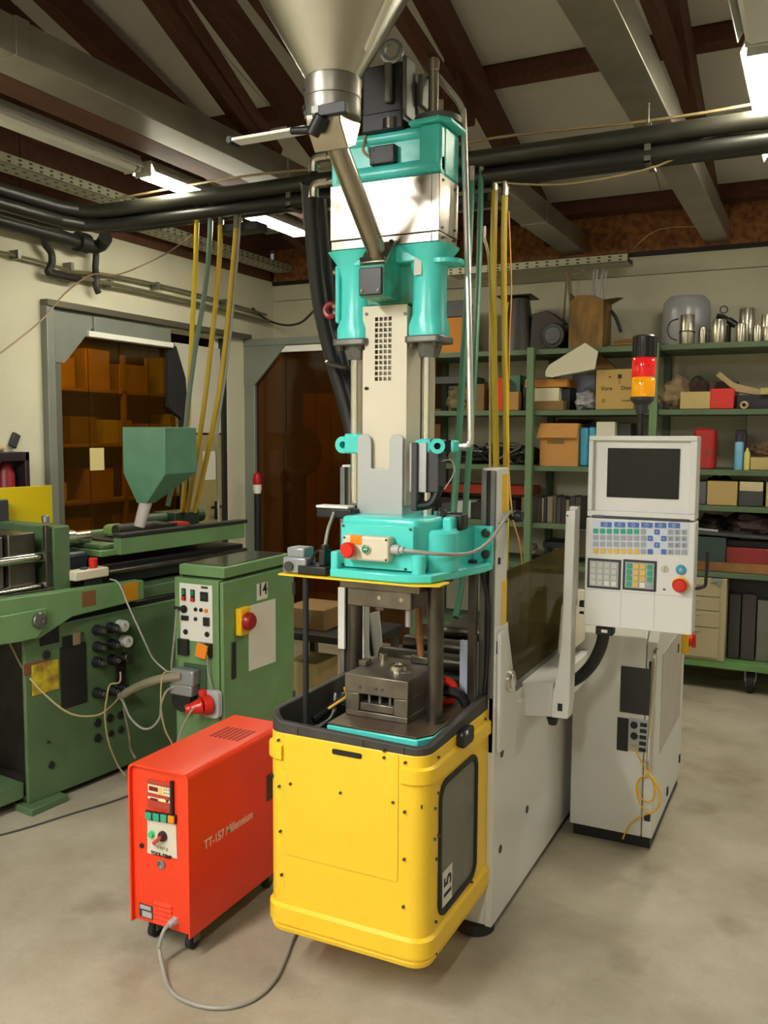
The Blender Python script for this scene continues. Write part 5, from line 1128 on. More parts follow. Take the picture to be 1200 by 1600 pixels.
# ------------------------------------------------ bin and lamp post by the back doorway
lp = thing('beacon_post', 'black post with small red and white beacon in front of the back doorway', 'beacon', (-3.85, 5.8, 0))
q = at(402, 757, Y=5.8)
MB().cyl((q.x, 5.8, 0), (q.x, 5.8, q.z-.02), .026, n=14).cyl((q.x, 5.8, 0), (q.x, 5.8, .02), .1, n=20).build('post', black, lp)
MB().lathe([(.028, -.05), (.034, -.02), (.034, .02)], (q.x, 5.8, q.z-.02), n=18).build('collar', white_pl, lp)
MB().lathe([(.034, 0), (.036, .03), (.03, .08), (.012, .095), (0, .096)], (q.x, 5.8, q.z), n=18).build('red_dome', M('dome_red', (170, 20, 36), .25), lp)
# ------------------------------------------------ dusty cardboard boxes on the floor by the tub's far side
wt = thing('work_table', 'low dark table with cartons behind the green cabinet', 'table', (-2.15, 4.3, 0))
a, b = at(440, 1040, Y=4.2), at(545, 1040, Y=4.2)
MB().box(a.x-.1, b.x+.1, 4.2, 4.7, .44, .48).build('tabletop', dark_junk, wt, .003)
for x in (a.x-.06, b.x+.06):
    for y in (4.24, 4.66): MB().box(x-.02, x+.02, y-.02, y+.02, 0, .44).build('leg', dark_steel, wt, .002)
cb = MB().box(a.x-.05, a.x+.22, 4.3, 4.6, .481, .60).build('carton', card_d, None, .003); tag(cb, 'dull low carton on the dark table behind the green cabinet', 'carton')
cb = MB().box(a.x+.0, a.x+.2, 4.25, 4.5, 0, .3).build('carton', card_l, None, .003); tag(cb, 'pale carton on the floor under the dark table', 'carton')
# ================================================================== pipes, cable bundles and hoses overhead
BYY, BZ = 3.72, 2.735
pb_ = thing('pipe_bundle', 'bundle of dark pipes and cables crossing the whole hall under the trusses', 'pipes', (-1.2, BYY, BZ))
dk_pipe = M('dark_pipe', (40, 40, 36), .42, .1, var=.2, scale=7); dk_pipe2 = M('dark_pipe_olive', (58, 57, 48), .4, .2, var=.2, scale=7)
XB = -3.62
def run(dy, dz, r, mt, x1=2.6):
    MB().tube([(XB+dy, -1.5, BZ+dz), (XB+dy, BYY-.55, BZ+dz), (XB+dy, BYY-.25+dy, BZ+dz), (XB+dy+.10, BYY-.06+dy, BZ+dz), (XB+dy+.35, BYY+dy, BZ+dz), (XB+.8, BYY+dy, BZ+dz), (x1, BYY+dy, BZ+dz)], r, 12, 4).build('pipe', mt, pb_)
run(0, .03, .036, dk_pipe); run(-.075, .025, .036, dk_pipe2); run(.02, -.042, .032, dk_pipe); run(-.055, -.045, .032, dk_pipe)
MB().tube([(XB+.2, BYY-.01, BZ+.1), (-2.6, BYY-.02, BZ+.115), (-2.0, BYY, BZ+.10), (-1.3, BYY-.02, BZ+.12), (-.6, BYY-.01, BZ+.10), (.2, BYY-.02, BZ+.11), (2, BYY, BZ+.1)], .006, 6, 5).build('thin_cable', beige_cable, pb_)
MB().tube([(-1.4, BYY-.05, BZ-.05), (-1.0, BYY-.07, BZ-.12), (-.62, BYY-.06, BZ-.09), (-.45, BYY-.06, BZ-.01), (-.2, BYY-.06, BZ-.015), (.4, BYY-.06, BZ-.05)], .004, 6, 5).build('thin_cable', beige_cable, pb_)
for x in (-2.3, -.66, .8):
    MB().box(x-.012, x+.012, BYY-.085, BYY+.06, BZ-.08, BZ-.072).box(x-.012, x+.012, BYY-.085, BYY-.08, BZ-.08, BZ+.072).cyl((x, BYY-.082, BZ+.06), (x, BYY-.082, 2.885), .004, n=6).build('clamp', grey_metal, pb_)
for x in (-1.40, -2.62): MB().box(x-.12, x+.12, BYY-.05, BYY+.05, BZ-.15, BZ-.11).build('outlet_block', black, pb_, .006)
# vertical hoses
def hose(name, label, L, r, mat, group=None):
    P = pxs(L, 0); t = thing(name, label, 'hose', tuple(P[-1]), 0, group); MB().tube(P, r, 10, 5).build('hose_run', mat, t)
    MB().cyl(P[0]+Vector((0, 0, -.02)), P[0]+Vector((0, 0, .05)), r*1.15, n=10).build('hose_coupling', brass, t); return t
hy = BYY-.05
hose('yellow_hose', 'yellow hose hanging down behind the white column, left of the pair', [(773, 290, hy), (771, 420, hy), (772, 560, hy), (775, 720, hy), (777, 860, hy), (778, 960, hy), (776, 1010, 3.55)], .0145, yhose)
hose('yellow_hose', 'yellow hose hanging down behind the white column, right of the pair', [(789, 298, hy), (787, 420, hy), (789, 560, hy), (791, 720, hy), (790, 850, hy), (786, 950, hy), (782, 1005, 3.55)], .0135, yhose)
hose('cream_hose', 'cream hose hanging down beside the left of the two yellow hoses', [(757, 372, hy+.05), (765, 420, hy), (766, 560, hy), (766, 720, hy), (764, 850, hy)], .006, M('cream_hose', (196, 184, 130), .4))
ye = thing('orange_wire', 'thin orange wire hanging beside the right yellow hose and looping below', 'wire', (-1.3, 3.7, 1))
MB().tube(pxs([(795, 330, hy), (799, 450, hy), (796, 540, hy), (794, 700, hy), (800, 800, hy-.1), (812, 850, hy-.1), (815, 890, hy-.1), (806, 932, hy-.1)], 0), .0035, 6, 5).build('run', M('orange_wire', (224, 150, 40), .5), ye)
hose('green_hose', 'green hose slanting down right of the chrome tube, nearer one', [(737, 280, 3.5), (731, 430, 3.4), (724, 560, 3.3), (716, 690, 3.2), (708, 810, 3.1), (702, 880, 3.05)], .0135, ghose)
hose('green_hose', 'green hose slanting down right of the chrome tube, farther one', [(752, 260, 3.65), (749, 400, 3.6), (744, 520, 3.5), (738, 640, 3.4), (728, 780, 3.3), (722, 900, 3.2), (712, 965, 3.1)], .0125, ghose)
ty_ = M('tired_yellow_hose', (190, 160, 56), .4)
hose('yellow_hose', 'yellow hose behind the green hopper, leftmost of the left bundle', [(308, 322, hy), (306, 400, hy), (302, 480, hy), (297, 580, hy), (292, 700, 3.75), (285, 800, 3.78)], .0125, yhose)
hose('grey_green_hose', 'grey green hose crossing behind the green hopper, second of the left bundle', [(330, 318, hy), (326, 400, hy-.02), (318, 470, hy-.05), (306, 540, hy-.06), (295, 620, hy-.06), (288, 680, hy-.06), (262, 790, hy-.06)], .0125, M('grey_green_hose', (104, 124, 112), .3))
hose('yellow_hose', 'faded yellow hose behind the green hopper, third of the left bundle', [(345, 345, hy), (341, 430, hy), (330, 540, hy), (318, 640, hy), (306, 720, 3.75), (292, 800, 3.78)], .0125, ty_)
hose('yellow_hose', 'faded yellow hose right of the green hopper, rightmost of the left bundle', [(370, 350, hy), (362, 440, hy), (352, 540, hy), (338, 640, hy), (322, 720, 3.75), (304, 800, 3.78)], .0135, ty_)
hose('grey_lead', 'thin pale lead hanging right of the left hose bundle', [(376, 340, hy), (366, 460, hy), (356, 560, hy), (344, 640, hy), (338, 690, hy), (340, 740, hy), (342, 815, hy)], .006, grey_cable)
# wall pipes on the left wall
wp = thing('pipe_run', 'dark pipe with valves and thin conduits along the left wall', 'pipes', (LX+.08, 4.5, 2.6))
def wl_(x, y, dx=.1): q = at(x, y, X=LX+dx); return Vector(q)
MB().tube([(LX+.1, -1.5, 2.77), (LX+.1, 3.5, wl_(0, 345).z), wl_(100, 372), wl_(150, 386), wl_(165, 372, .2)], .042, 12, 3).build('pipe', dk_pipe, wp)
for a in ((128, 379), ): q = wl_(*a); MB().cyl(q+Vector((0, -.04, 0)), q+Vector((0, .04, 0)), .06, n=14).build('coupling', dk_pipe, wp)
MB().tube([wl_(72, 345, .1), wl_(72, 365, .1), wl_(70, 380, .08), wl_(80, 395, .07), wl_(81, 412, .07), wl_(75, 424, .07), wl_(80, 427, .07), wl_(110, 434, .07), wl_(125, 436, .07)], .022, 10, 4).build('drop_pipe', dk_pipe, wp)
MB().tube([wl_(149, 385, .1), wl_(150, 400, .08), wl_(149, 418, .08), wl_(150, 432, .07), wl_(150, 447, .07), wl_(154, 458, .07)], .02, 10, 4).build('drop_pipe', dk_pipe, wp)
MB().tube([wl_(120, 433, .06), wl_(160, 441, .06), wl_(300, 472, .06), wl_(420, 503, .06)], .014, 8, 2).build('conduit', M('conduit_olive', (120, 116, 88), .4, .4), wp)
MB().tube([wl_(-40, 388, .05), wl_(0, 394, .05), wl_(60, 408, .05), wl_(115, 424, .05), wl_(180, 431, .05), wl_(290, 455, .05), wl_(360, 475, .05), wl_(416, 492, .05)], .010, 8, 3).build('conduit', M('conduit_olive', (120, 116, 88)), wp)
for a in ((25, 398), (108, 417), (170, 444), (243, 447), (350, 473)): q = wl_(*a, .04); MB().box(LX, LX+.07, q.y-.012, q.y+.012, q.z-.025, q.z+.025).build('pipe_clip', grey_metal, wp, .002)
sw1 = thing('slack_cable', 'thin brown cable strung from the left wall to the pipe bundle', 'cable', (LX+.1, 4.3, 2.6))
MB().tube([at(-5, 556, X=-4.0), at(60, 505, X=-4.05), at(100, 460, X=-4.08), wl_(130, 436, .09), wl_(150, 428, .09), wl_(180, 430, .1), at(215, 418, X=-3.95), at(260, 396, X=-3.8), at(300, 368, Y=BYY)], .0045, 6, 4).build('run', M('brown_cable', (140, 112, 84), .5), sw1)
sw2 = thing('sagging_cable', 'black cable sagging from the corner to the machine hoses', 'cable', (-3.6, 6.3, 2.5))
MB().tube([wl_(395, 482, .06), at(418, 500, Y=6.3), at(445, 508, Y=6.2), at(470, 504, Y=6.0), at(490, 486, Y=5.6), at(500, 478, Y=5.0)], .009, 8, 5).build('run', black_hose, sw2)
# perforated trays
def perf(name, label, x0, x1, y0, y1, z, along):
    t = thing(name, label, 'cable tray', ((x0+x1)/2, (y0+y1)/2, z)); tm = M('tray_galv', (176, 174, 150), .4, .4)
    b = MB(); b.box(x0, x1, y0, y1, z, z+.003)
    if along == 'y': b.box(x0, x0+.003, y0, y1, z, z+.05).box(x1-.003, x1, y0, y1, z, z+.05)
    else: b.box(x0, x1, y0, y0+.003, z, z+.05).box(x0, x1, y1-.003, y1, z, z+.05)
    b.build('tray', tm, t, 0)
    h_ = MB(); L = (y1-y0) if along == 'y' else (x1-x0); n = int(L/.07)
    for i in range(n):
        for k in (0, 1):
            if along == 'y': 
                h_.box(x1, x1+.0008, y0+.07*(i+.2), y0+.07*(i+.5), z+.010+.022*k, z+.019+.022*k)
                h_.box(x0+(x1-x0)*(.25+.4*k), x0+(x1-x0)*(.35+.4*k), y0+.07*(i+.2), y0+.07*(i+.5), z-.0008, z)
            else:
                h_.box(x0+.07*(i+.2), x0+.07*(i+.5), y0-.0008, y0, z+.010+.022*k, z+.019+.022*k)
    stuff(h_.build('perforations', M('slot_dark', (50, 48, 40), .7), t, 0, smooth=0)); return t
q0 = at(0, 262, X=-3.78); q1 = at(220, 325, X=-3.78)
perf('cable_tray', 'perforated cable tray above the dark pipes on the left', -3.93, -3.78, 1.0, q1.y, q1.z, 'y')
q1 = at(440, 420, X=-3.95)
perf('cable_tray', 'perforated cable tray beyond the pipe bundle, below the far lit lamp', -4.1, -3.95, 4.6, 6.3, q1.z, 'y')
q1 = at(985, 410, Y=6.1)
bt_ = perf('cable_tray', 'dusty grey cable tray hung above the shelves', at(700, 405, Y=6.0).x, q1.x, 6.0, 6.2, q1.z-.01, 'x')
MB().box(at(700, 405, Y=6.0).x, q1.x, 6.03, 6.17, q1.z-.006, q1.z+.02).build('dust_and_cables', dark_junk, bt_, .004)
cd = thing('cord_loops', 'cords hanging from the grey tray above the tall carton', 'cord', (-1.6, 6.1, 2.6))
for L in ([(905, 410), (890, 424), (900, 428), (914, 420)], [(930, 412), (926, 440), (932, 470)], [(944, 412), (941, 440), (946, 475)]): MB().tube([at(x, y, Y=6.1) for x, y in L], .004, 6, 4).build('cord', grey_cable, cd)
ww = thing('slant_wire', 'thin wire slanting from the truss down to the grey tray', 'wire', (-.9, 6, 2.9))
MB().tube([Vector((-.70, 5.9, 2.881)), at(1030, 358, Y=5.95), at(990, 388, Y=6.05)], .003, 6, 3).build('run', beige_cable, ww)

# ================================================================== shelving along the back wall
SY0, SY1 = 5.87, 6.35
LEV = [2.172, 1.765, 1.39]
def shelf_unit(name, label, x0, x1, levels, left_post, lips=True):
    t = thing(name, label, 'shelf', ((x0+x1)/2, SY0, 0))
    for z in levels: MB().box(x0, x1, SY0, SY1, z-.035, z).build('shelf_board', green_rack, t, .003)
    posts = ([x0-.001] if left_post else [])+[x1]
    for x in posts:
        for y in (SY0-.04, SY1): MB().box(x-.024, x+.024, y, y+.045, 0, levels[0]+(.01 if y < 6 else .005)).build('upright', M('rack_upright_green', (96, 122, 84), .5, var=.12, scale=6) if y < 6 else green_rack, t, .003)
    return t
P1, P2 = SX(835-7, 5.83, 1.6), None
P1 = SX(827, SY0-.02, 1.5); P2 = SX(1019, SY0-.02, 1.5)
shelf_unit('shelf_rack', 'left bay of the green shelf rack, behind the hoses', -2.62, P1-.0, LEV+[1.0, .72, .25], True)
shelf_unit('shelf_rack', 'middle bay of the green shelf rack, behind the operator panel', P1+.026, P2, LEV+[1.0, .72, .25], False)
shelf_unit('shelf_rack', 'right bay of the green shelf rack with metal cans on top', P2+.026, .55, LEV+[1.165], False)
# rolling bench under the right bay
rb = thing('rolling_bench', 'green rolling bench with castors under the right shelves', 'bench', (-.25, 5.85, 0))
BX0, BX1, BYf = P2+.04, .5, 5.80
MB().box(BX0, BX1, BYf, 6.3, .725, .757).build('bench_top', green_rack, rb, .003)
MB().box(BX0, BX1, BYf, 6.3, .155, .2).build('lower_deck', M('deck_green', (98, 138, 80), .5, var=.12, scale=6), rb, .003)
for x in (BX0+.02, BX1-.02):
    for y in (BYf+.02, 6.28): MB().box(x-.02, x+.02, y-.02, y+.02, .2, .725).build('leg', green_rack, rb, .002)
q = at(1172, 1080, Z=0)
for x in (BX0+.06, q.x):
    for y in (BYf+.1, 6.2):
        c = MB().prism([(y-.02, .155), (y+.06, .155), (y+.02, .07), (y-.01, .07)], 'x', x-.035, x-.028).prism([(y-.02, .155), (y+.06, .155), (y+.02, .07), (y-.01, .07)], 'x', x+.028, x+.035).box(x-.04, x+.04, y-.03, y+.07, .148, .155).build('castor_fork', alu, rb, .001)
        MB().lathe([(.05, -.022), (.075, -.018), (.075, .018), (.05, .022)], (x, y+.0, .075), (1, 0, 0), n=24).build('castor_wheel', rubber, c); MB().cyl((x-.026, y, .075), (x+.026, y, .075), .04, n=16).build('wheel_hub', alu, c)
# ------------------------------------------------ things on the shelves
def span(x0, x1, yt, z, Y):
    """real x-range and height of something that stands at height z, depth Y"""
    X0, X1 = SX(x0, Y, z), SX(x1, Y, z); return X0, X1, at((x0+x1)/2, yt, Y=Y).z
def sbox(name, label, cat, x0, x1, yt, z, mat, Y=5.90, d=.25, bev=.004, rz=0, group=None, lid=None):
    X0, X1, zt = span(x0, x1, yt, z, Y); b = MB(); b.cbox(((X0+X1)/2, Y+d/2, (z+.001+zt)/2), (X1-X0, d, zt-z-.001), rz=rz)
    o = b.build(name, mat, None, bev); tag(o, label, cat, group); return o
def sthing(name, label, cat, x0, x1, z, Y, group=None):
    return thing(name, label, cat, ((SX(x0, Y, z)+SX(x1, Y, z))/2, Y, z), 0, group)
Z1, Z2, Z3, Z4 = LEV[0]+.001, LEV[1]+.001, LEV[2]+.001, 1.001
# --- top shelf
sbox('carton', 'orange-brown carton behind the chrome tube on the top shelf', 'carton', 655, 722, 497, Z1, M('orange_card', (196, 128, 52), .8), 5.95, .3)
sbox('dark_box', 'dark flat box lying on the orange-brown carton', 'box', 692, 723, 470, at(700, 496, Y=5.95).z, dgrey, 5.95, .2)
t = sthing('steel_cone', 'dark conical sheet metal funnel with a square flange on the top shelf', 'funnel', 776, 830, Z1, 5.98)
X0, X1, zt = span(778, 832, 463, Z1, 6.0); cx = (X0+X1)/2
MB().lathe([(.125, 0), (.118, .05), (.07, zt-Z1-.01), (.065, zt-Z1-.01)], (cx, 6.08, Z1), n=24).build('cone', M('dark_sheet', (70, 68, 64), .5, .5), t)
MB().cbox((cx-.01, 6.07, zt), (.25, .2, .006), rx=-.06).build('flange', M('dark_sheet', (70, 68, 64)), t)
t = sthing('fan_motor', 'black motor with a cowl standing between the funnel and the tall carton', 'motor', 826, 882, Z1, 5.95)
X0, X1, zt = span(824, 884, 483, Z1, 5.95)
MB().prism([(X0, Z1), (X0+.17, Z1), (X1-.03, zt-.09), (X0+.12, zt), (X0+.01, zt-.02)], 'y', 6.0, 6.2).build('cowl', M('dark_board', (62, 54, 48), .7), t, .006)
MB().cyl((X0+.17, 5.96, Z1+.095), (X0+.21, 6.18, Z1+.11), .085, n=20).cyl((X0+.17, 5.955, Z1+.095), (X0+.172, 5.97, Z1+.095), .06, n=20).build('motor_body', black_hose, t, .004)
MB().box(X0+.08, X1-.035, 5.93, 6.2, Z1, Z1+.012).build('base_board', dark_junk, t, .002)
t = sthing('tall_carton', 'weathered brown carton with torn flaps and long rods standing in it', 'carton', 888, 942, Z1, 5.93)
X0, X1, zt = span(888, 941, 470, Z1, 5.93)
MB().box(X0, X1, 5.93, 5.935, Z1, zt).box(X0, X1, 6.18, 6.185, Z1, zt).box(X0, X0+.005, 5.935, 6.18, Z1, zt).box(X1-.005, X1, 5.935, 6.18, Z1, zt).box(X0+.005, X1-.005, 5.935, 6.18, Z1, Z1+.01).build('carton_walls', M('weathered_card', (148, 112, 58), .85, var=.45, scale=9, stretch=(1, 1, .3), col2=(80, 60, 34)), t, 0)
def flap(p, q, r_, s_): return MB().add([p, q, r_, s_]+[Vector(v)+Vector((.003, .004, .003)) for v in (p, q, r_, s_)], [(0, 1, 2, 3), (4, 5, 6, 7), (0, 1, 5, 4), (1, 2, 6, 5), (2, 3, 7, 6), (3, 0, 4, 7)])
flap((X1, 5.93, zt), (X1, 6.18, zt), (X1+.08, 6.16, zt+.035), (X1+.085, 5.95, zt+.01)).build('flap', card_d, t, 0)
flap((X0, 5.93, zt), (X0, 6.18, zt), (X0-.01, 6.15, zt+.05), (X0-.005, 5.96, zt+.06)).build('flap', card_d, t, 0)
flap((X0, 5.93, zt), (X1, 5.93, zt), (X1-.07, 5.92, zt+.03), (X0+.05, 5.92, zt+.035)).build('flap', card_d, t, 0)
for x, y0, y1 in ((884, 425, 505), (888, 424, 470), (927, 425, 470), (932, 420, 475), (939, 428, 480), (946, 424, 470)):
    a, b = at(x, y0, Y=6.10), at(x-3, y1, Y=6.08)
    rd_ = MB().cyl((a.x, 6.12, a.z), ((X0+X1)/2+(a.x-(X0+X1)/2)*.55, 6.08, Z1+.02), .008, n=8).build('rod', M('rod_tan', (140, 120, 96), .5) if x < 900 else lgrey, t)
rp_ = thing('leaning_rod', 'thin rod leaning beside the tall carton on the top shelf', 'rod', (X0-.08, 6.2, Z1)); MB().cyl((SX(877, 6.25, Z1), 6.25, Z1+.002), at(886, 425, Y=6.32), .008, n=8).build('rod', M('rod_tan', (140, 120, 96)), rp_)
tl = thing('hook_tool', 'dark bent tool leaning right of the tall carton', 'tool', (X1+.1, 6.1, Z1)); MB().tube([at(955, 486, Y=6.1), at(963, 498, Y=6.08), at(970, 518, Y=6.05)], .012, 8, 4).build('shank', dgrey, tl)
for k in range(4):
    X0, X1, _ = span(950+4*k, 1018-3*k, 530, Z1, 5.93)
    o = MB().cbox(((X0+X1)/2, 6.05, Z1+.006+.014*k), (X1-X0, .24, .012), ry=.0, rz=.04*k-.05).build('flat_carton', card_d if k % 2 else M('brown_board', (118, 84, 50), .8), None, .001); tag(o, '%s folded flat carton in the low pile left of the drum' % ('lowest', 'second lowest', 'third', 'topmost')[k], 'carton', 'flat cartons piled on the top shelf')
t = sthing('wrapped_drum', 'large grey plastic drum wrapped in film behind the metal cans', 'drum', 1030, 1108, Z1, 6.0)
X0, X1, zt = span(1032, 1108, 462, Z1, 6.1); cx = (X0+X1)/2; R = (X1-X0)/2
MB().lathe([(R*.94, 0), (R, .02), (R, (zt-Z1)*.7), (R*.94, (zt-Z1)*.88), (R*.74, zt-Z1-.005), (0, zt-Z1)], (cx, 6.14, Z1), n=32).build('drum', foil, t)
can_m = M('can_steel', (196, 188, 168), .3, .95, bump=.02, bscale=40)
def can(label, x0, x1, yt, yb=None, Y=5.93, strap=False, z=None, cable_=False):
    z = Z1 if z is None else z; X0, X1, zt = span(x0, x1, yt, z, Y); r = (X1-X0)/2; cx = (X0+X1)/2
    t = thing('heater_can', label, 'can', (cx, Y+r, z), 0, 'metal heater cans on the top right shelf')
    MB().lathe([(r*.97, 0), (r, .004), (r, zt-z-.004), (r*.96, zt-z), (r*.82, zt-z), (r*.8, zt-z-.02), (0, zt-z-.02)], (cx, Y+r, z), n=24).build('sleeve', can_m, t)
    MB().box(cx+r*.15, cx+r*.3, Y-.004, Y+.004, z+.01, zt-.01).build('clamp_screw', grey_metal, t, .001)
    if strap: MB().ring((cx, Y+r, z+(zt-z)*.42), r+.003, .004, (0, .1, 1), 20, 6).build('strap', dgrey, t)
    return cx, Y+r, r, zt
can('tall metal can with dark strap in front of the wrapped drum', 1060, 1083, 491, strap=True)
can('small metal can right of the tall strapped can', 1091, 1103, 511, Y=5.97)
can('tall plain metal can under the black handle', 1110, 1133, 498)
can('short metal can in the front row below the stacked large can', 1149, 1165, 505)
c_ = can('shiny metal can third from the right edge, front row', 1175, 1190, 508, Y=5.95)
can('metal can cut by the right picture edge, front row', 1191, 1208, 510, Y=5.95)
can('large metal can standing behind the short front cans', 1152, 1178, 481, Y=6.07)
can('large metal can at the right edge, back row', 1187, 1206, 491, Y=6.10)
t = sthing('pliers', 'black handled clamp lying across the cans', 'tool', 1122, 1150, Z1, 6.05)
MB().tube([at(1120, 494, Y=6.06), at(1132, 497, Y=6.06), at(1146, 508, Y=6.06)], .018, 8, 4).cyl(at(1150, 508, Y=6.06), at(1138, 500, Y=6.06), .022, n=10).build('grip', black, t); MB().ring(at(1131, 484, Y=6.06), .022, .004, (0, 1, .1), 18, 6).build('wire_ring', dgrey, t)
MB().box(at(1124, 494, Y=6.06).x, at(1142, 494, Y=6.06).x, 6.02, 6.12, Z1, at(1130, 512, Y=6.06).z+.01).build('stand', dark_junk, t, .006)
t = sthing('cable_loop', 'thin dark cable looped in front of the drum by the strapped can', 'cable', 1043, 1062, Z1, 5.92); MB().tube([at(x, y, Y=5.92) for x, y in ((1060, 498), (1048, 503), (1043, 515), (1047, 527), (1058, 532))], .0045, 6, 4).build('run', black, t)
# --- second shelf
sbox('white_box', 'small white box under the orange tray, second shelf', 'box', 832, 873, 606, Z2+.015, M('old_white', (204, 196, 166), .7), 5.93, .2)
sbox('board', 'thin pale board under the small white box', 'board', 828, 880, 626.5, Z2, card_d, 5.91, .28, .001)
sbox('wooden_tray', 'flat orange-brown wooden tray lying on the small white box', 'tray', 820, 886, 592, at(850, 605.5, Y=5.93).z, M('orange_wood', (186, 122, 44), .6), 5.92, .32)
sbox('dark_case', 'dark case at the left behind the small white box, second shelf', 'case', 816, 832, 600, Z2, black, 6.0, .25)
sbox('dark_case', 'dark case right of the small white box, second shelf', 'case', 877, 890, 606, Z2, black, 6.0, .25)
sh_ = MB(); pl_ = [(852, 580), (858, 570), (914, 535.5), (934, 549), (929, 577), (880, 586), (862, 590), (852, 588)]
Pt_ = [at(x, y, Y=5.85-.0009*(590-y)) for x, y in pl_]; n = len(Pt_)
sh_.add(Pt_+[p+Vector((0, .02, .0)) for p in Pt_], [tuple(range(n)), tuple(range(n, 2*n))]+[(i, (i+1) % n, n+(i+1) % n, n+i) for i in range(n)])
tag(sh_.build('foam_sheet', M('foam_white', (206, 200, 176), .85, bump=.2, bscale=30), None, .002), 'torn white foam sheet leaning on the lettered carton', 'foam sheet')
sh_ = MB(); Pt_ = [at(x, y, Y=6.05) for x, y in ((928, 576), (934, 550), (958, 572), (962, 577))]; sh_.add(Pt_+[p+Vector((0, .06, 0)) for p in Pt_], [(0, 1, 2, 3), (4, 5, 6, 7), (0, 1, 5, 4), (1, 2, 6, 5), (2, 3, 7, 6), (3, 0, 4, 7)])
tag(sh_.build('brown_board', M('torn_board', (136, 100, 64), .8), None, .001), 'torn brown board on top of the lettered carton', 'board')
def blob(name, label, cat, x0, x1, yt, z, mat, Y, seed, d=.22):
    X0, X1, zt = span(x0, x1, yt, z, Y); rnd = random.Random(seed); b = bmesh.new(); bmesh.ops.create_icosphere(b, subdivisions=3, radius=1)
    ph = [rnd.uniform(0, 6) for _ in range(6)]
    for v in b.verts:
        c = v.co; k = 1+.16*math.sin(5*c.x+ph[0])*math.cos(4*c.y+ph[1])+.10*math.sin(9*c.z+ph[2]+3*c.x)+.05*rnd.uniform(-1, 1)
        x, y, zz = c.x*k, c.y*k, max(-.75, c.z*k)
        v.co = ((X0+X1)/2+x*(X1-X0)/2/1.12, Y+d/2+y*d/2, z+.001+(zz+.75)*(zt-z)/1.85)
    m2 = bpy.data.meshes.new(name); b.to_mesh(m2); b.free(); m2.materials.append(mat); o = bpy.data.objects.new(name, m2); COL.objects.link(o); tag(o, label, cat); return o
blob('plastic_bag', 'crumpled grey plastic bag left of the lettered carton', 'bag', 890, 931, 608, Z2, foil, 5.93, 1)
sbox('blue_grey_box', 'blue-grey box behind the crumpled grey bag', 'box', 893, 929, 585, Z2, M('blue_grey', (120, 124, 140), .6), 6.18, .12)
lc = sbox('lettered_carton', 'cardboard box lettered Vore and Dose left of the signal light', 'carton', 930, 990, 577, Z2, M('lettered_card', (178, 146, 84), .8, var=.06, scale=5), 5.90, .3)
def sword(s, x, y, size): p = at(x, y, Y=5.899); return text('lettering', s, size, (p.x, 5.8992, p.z), XA, ZA, ink, lc, bold=.0006)
sword('Vore', 939, 610, .036); sword('Dose', 970, 609, .036); sword('keep dry', 972, 627, .014)
for x, y, w_, h_ in ((968.5, 588, .026, .026), (953, 589, .014, .008)): p = at(x, y, Y=5.899); MB().box(p.x-w_/2, p.x+w_/2, 5.8985, 5.9, p.z-h_/2, p.z+h_/2).build('print_mark', ink, lc, 0)
p = at(968, 595, Y=5.899); MB().box(p.x-.002, p.x+.002, 5.8985, 5.9, p.z-.02, p.z+.02).build('print_mark', ink, lc, 0)
p = at(943, 626, Y=5.899); MB().cyl((p.x, 5.8985, p.z), (p.x, 5.9, p.z), .013, n=14).build('print_mark', M('faded_print', (136, 106, 56), .8), lc)
blob('paper_bag', 'crumpled brown paper bag right of the signal light', 'bag', 1024, 1076, 585, Z2, M('brown_paper', (148, 124, 92), .8, var=.2, scale=8), 5.95, 5, .3)
blob('dark_bundle', 'dark round bundle behind the paper bag, second shelf', 'bundle', 1062, 1112, 585, Z2, M('dark_brown_cloth', (74, 58, 48), .8), 6.12, 8, .18)
sbox('low_carton', 'low pale carton left of the red box, second shelf', 'carton', 1062, 1109, 612, Z2, card_l, 5.90, .2)
sbox('red_box', 'bright red box on the second shelf', 'box', 1109, 1146, 607, Z2, red_pl, 5.90, .22)
sh_ = MB(); Pt_ = [at(x, y, Y=6.0) for x, y in ((1119, 587), (1125, 581), (1146, 598), (1200, 612), (1200, 620), (1150, 612))]; n = 6; sh_.add(Pt_+[p+Vector((0, .15, 0)) for p in Pt_], [tuple(range(n)), tuple(range(n, 2*n))]+[(i, (i+1) % n, n+(i+1) % n, n+i) for i in range(n)])
tag(sh_.build('bent_board', M('tan_board', (176, 156, 112), .8), None, .001), 'bent tan board sloping down to the right behind the red box', 'board')
sbox('grey_pile', 'grey-brown flat pile behind the red box', 'pile', 1076, 1150, 596, Z2, M('grey_brown', (98, 82, 68), .85, var=.2, scale=9), 6.17, .15)
sbox('dark_case', 'dark case right of the red box, second shelf', 'case', 1150, 1210, 617, Z2, M('dark_navy', (34, 32, 44), .5), 5.98, .25)
t = sthing('white_tube', 'short pale tube lying end-on right of the red box', 'tube', 1158, 1168, Z2, 5.9); p = at(1163, 625, Y=5.9); r_ = .024; p.z = Z2+r_; MB().lathe([(r_*.5, .05), (r_*.5, 0), (r_, 0), (r_, .07), (0, .07)], (p.x, 5.90, p.z), (0, 1, 0), n=18).build('tube', card_l, t)
sbox('cream_block', 'cream block at the right picture edge, second shelf', 'box', 1188, 1212, 606, at(1195, 617, Y=5.95).z, card_l, 5.93, .15)
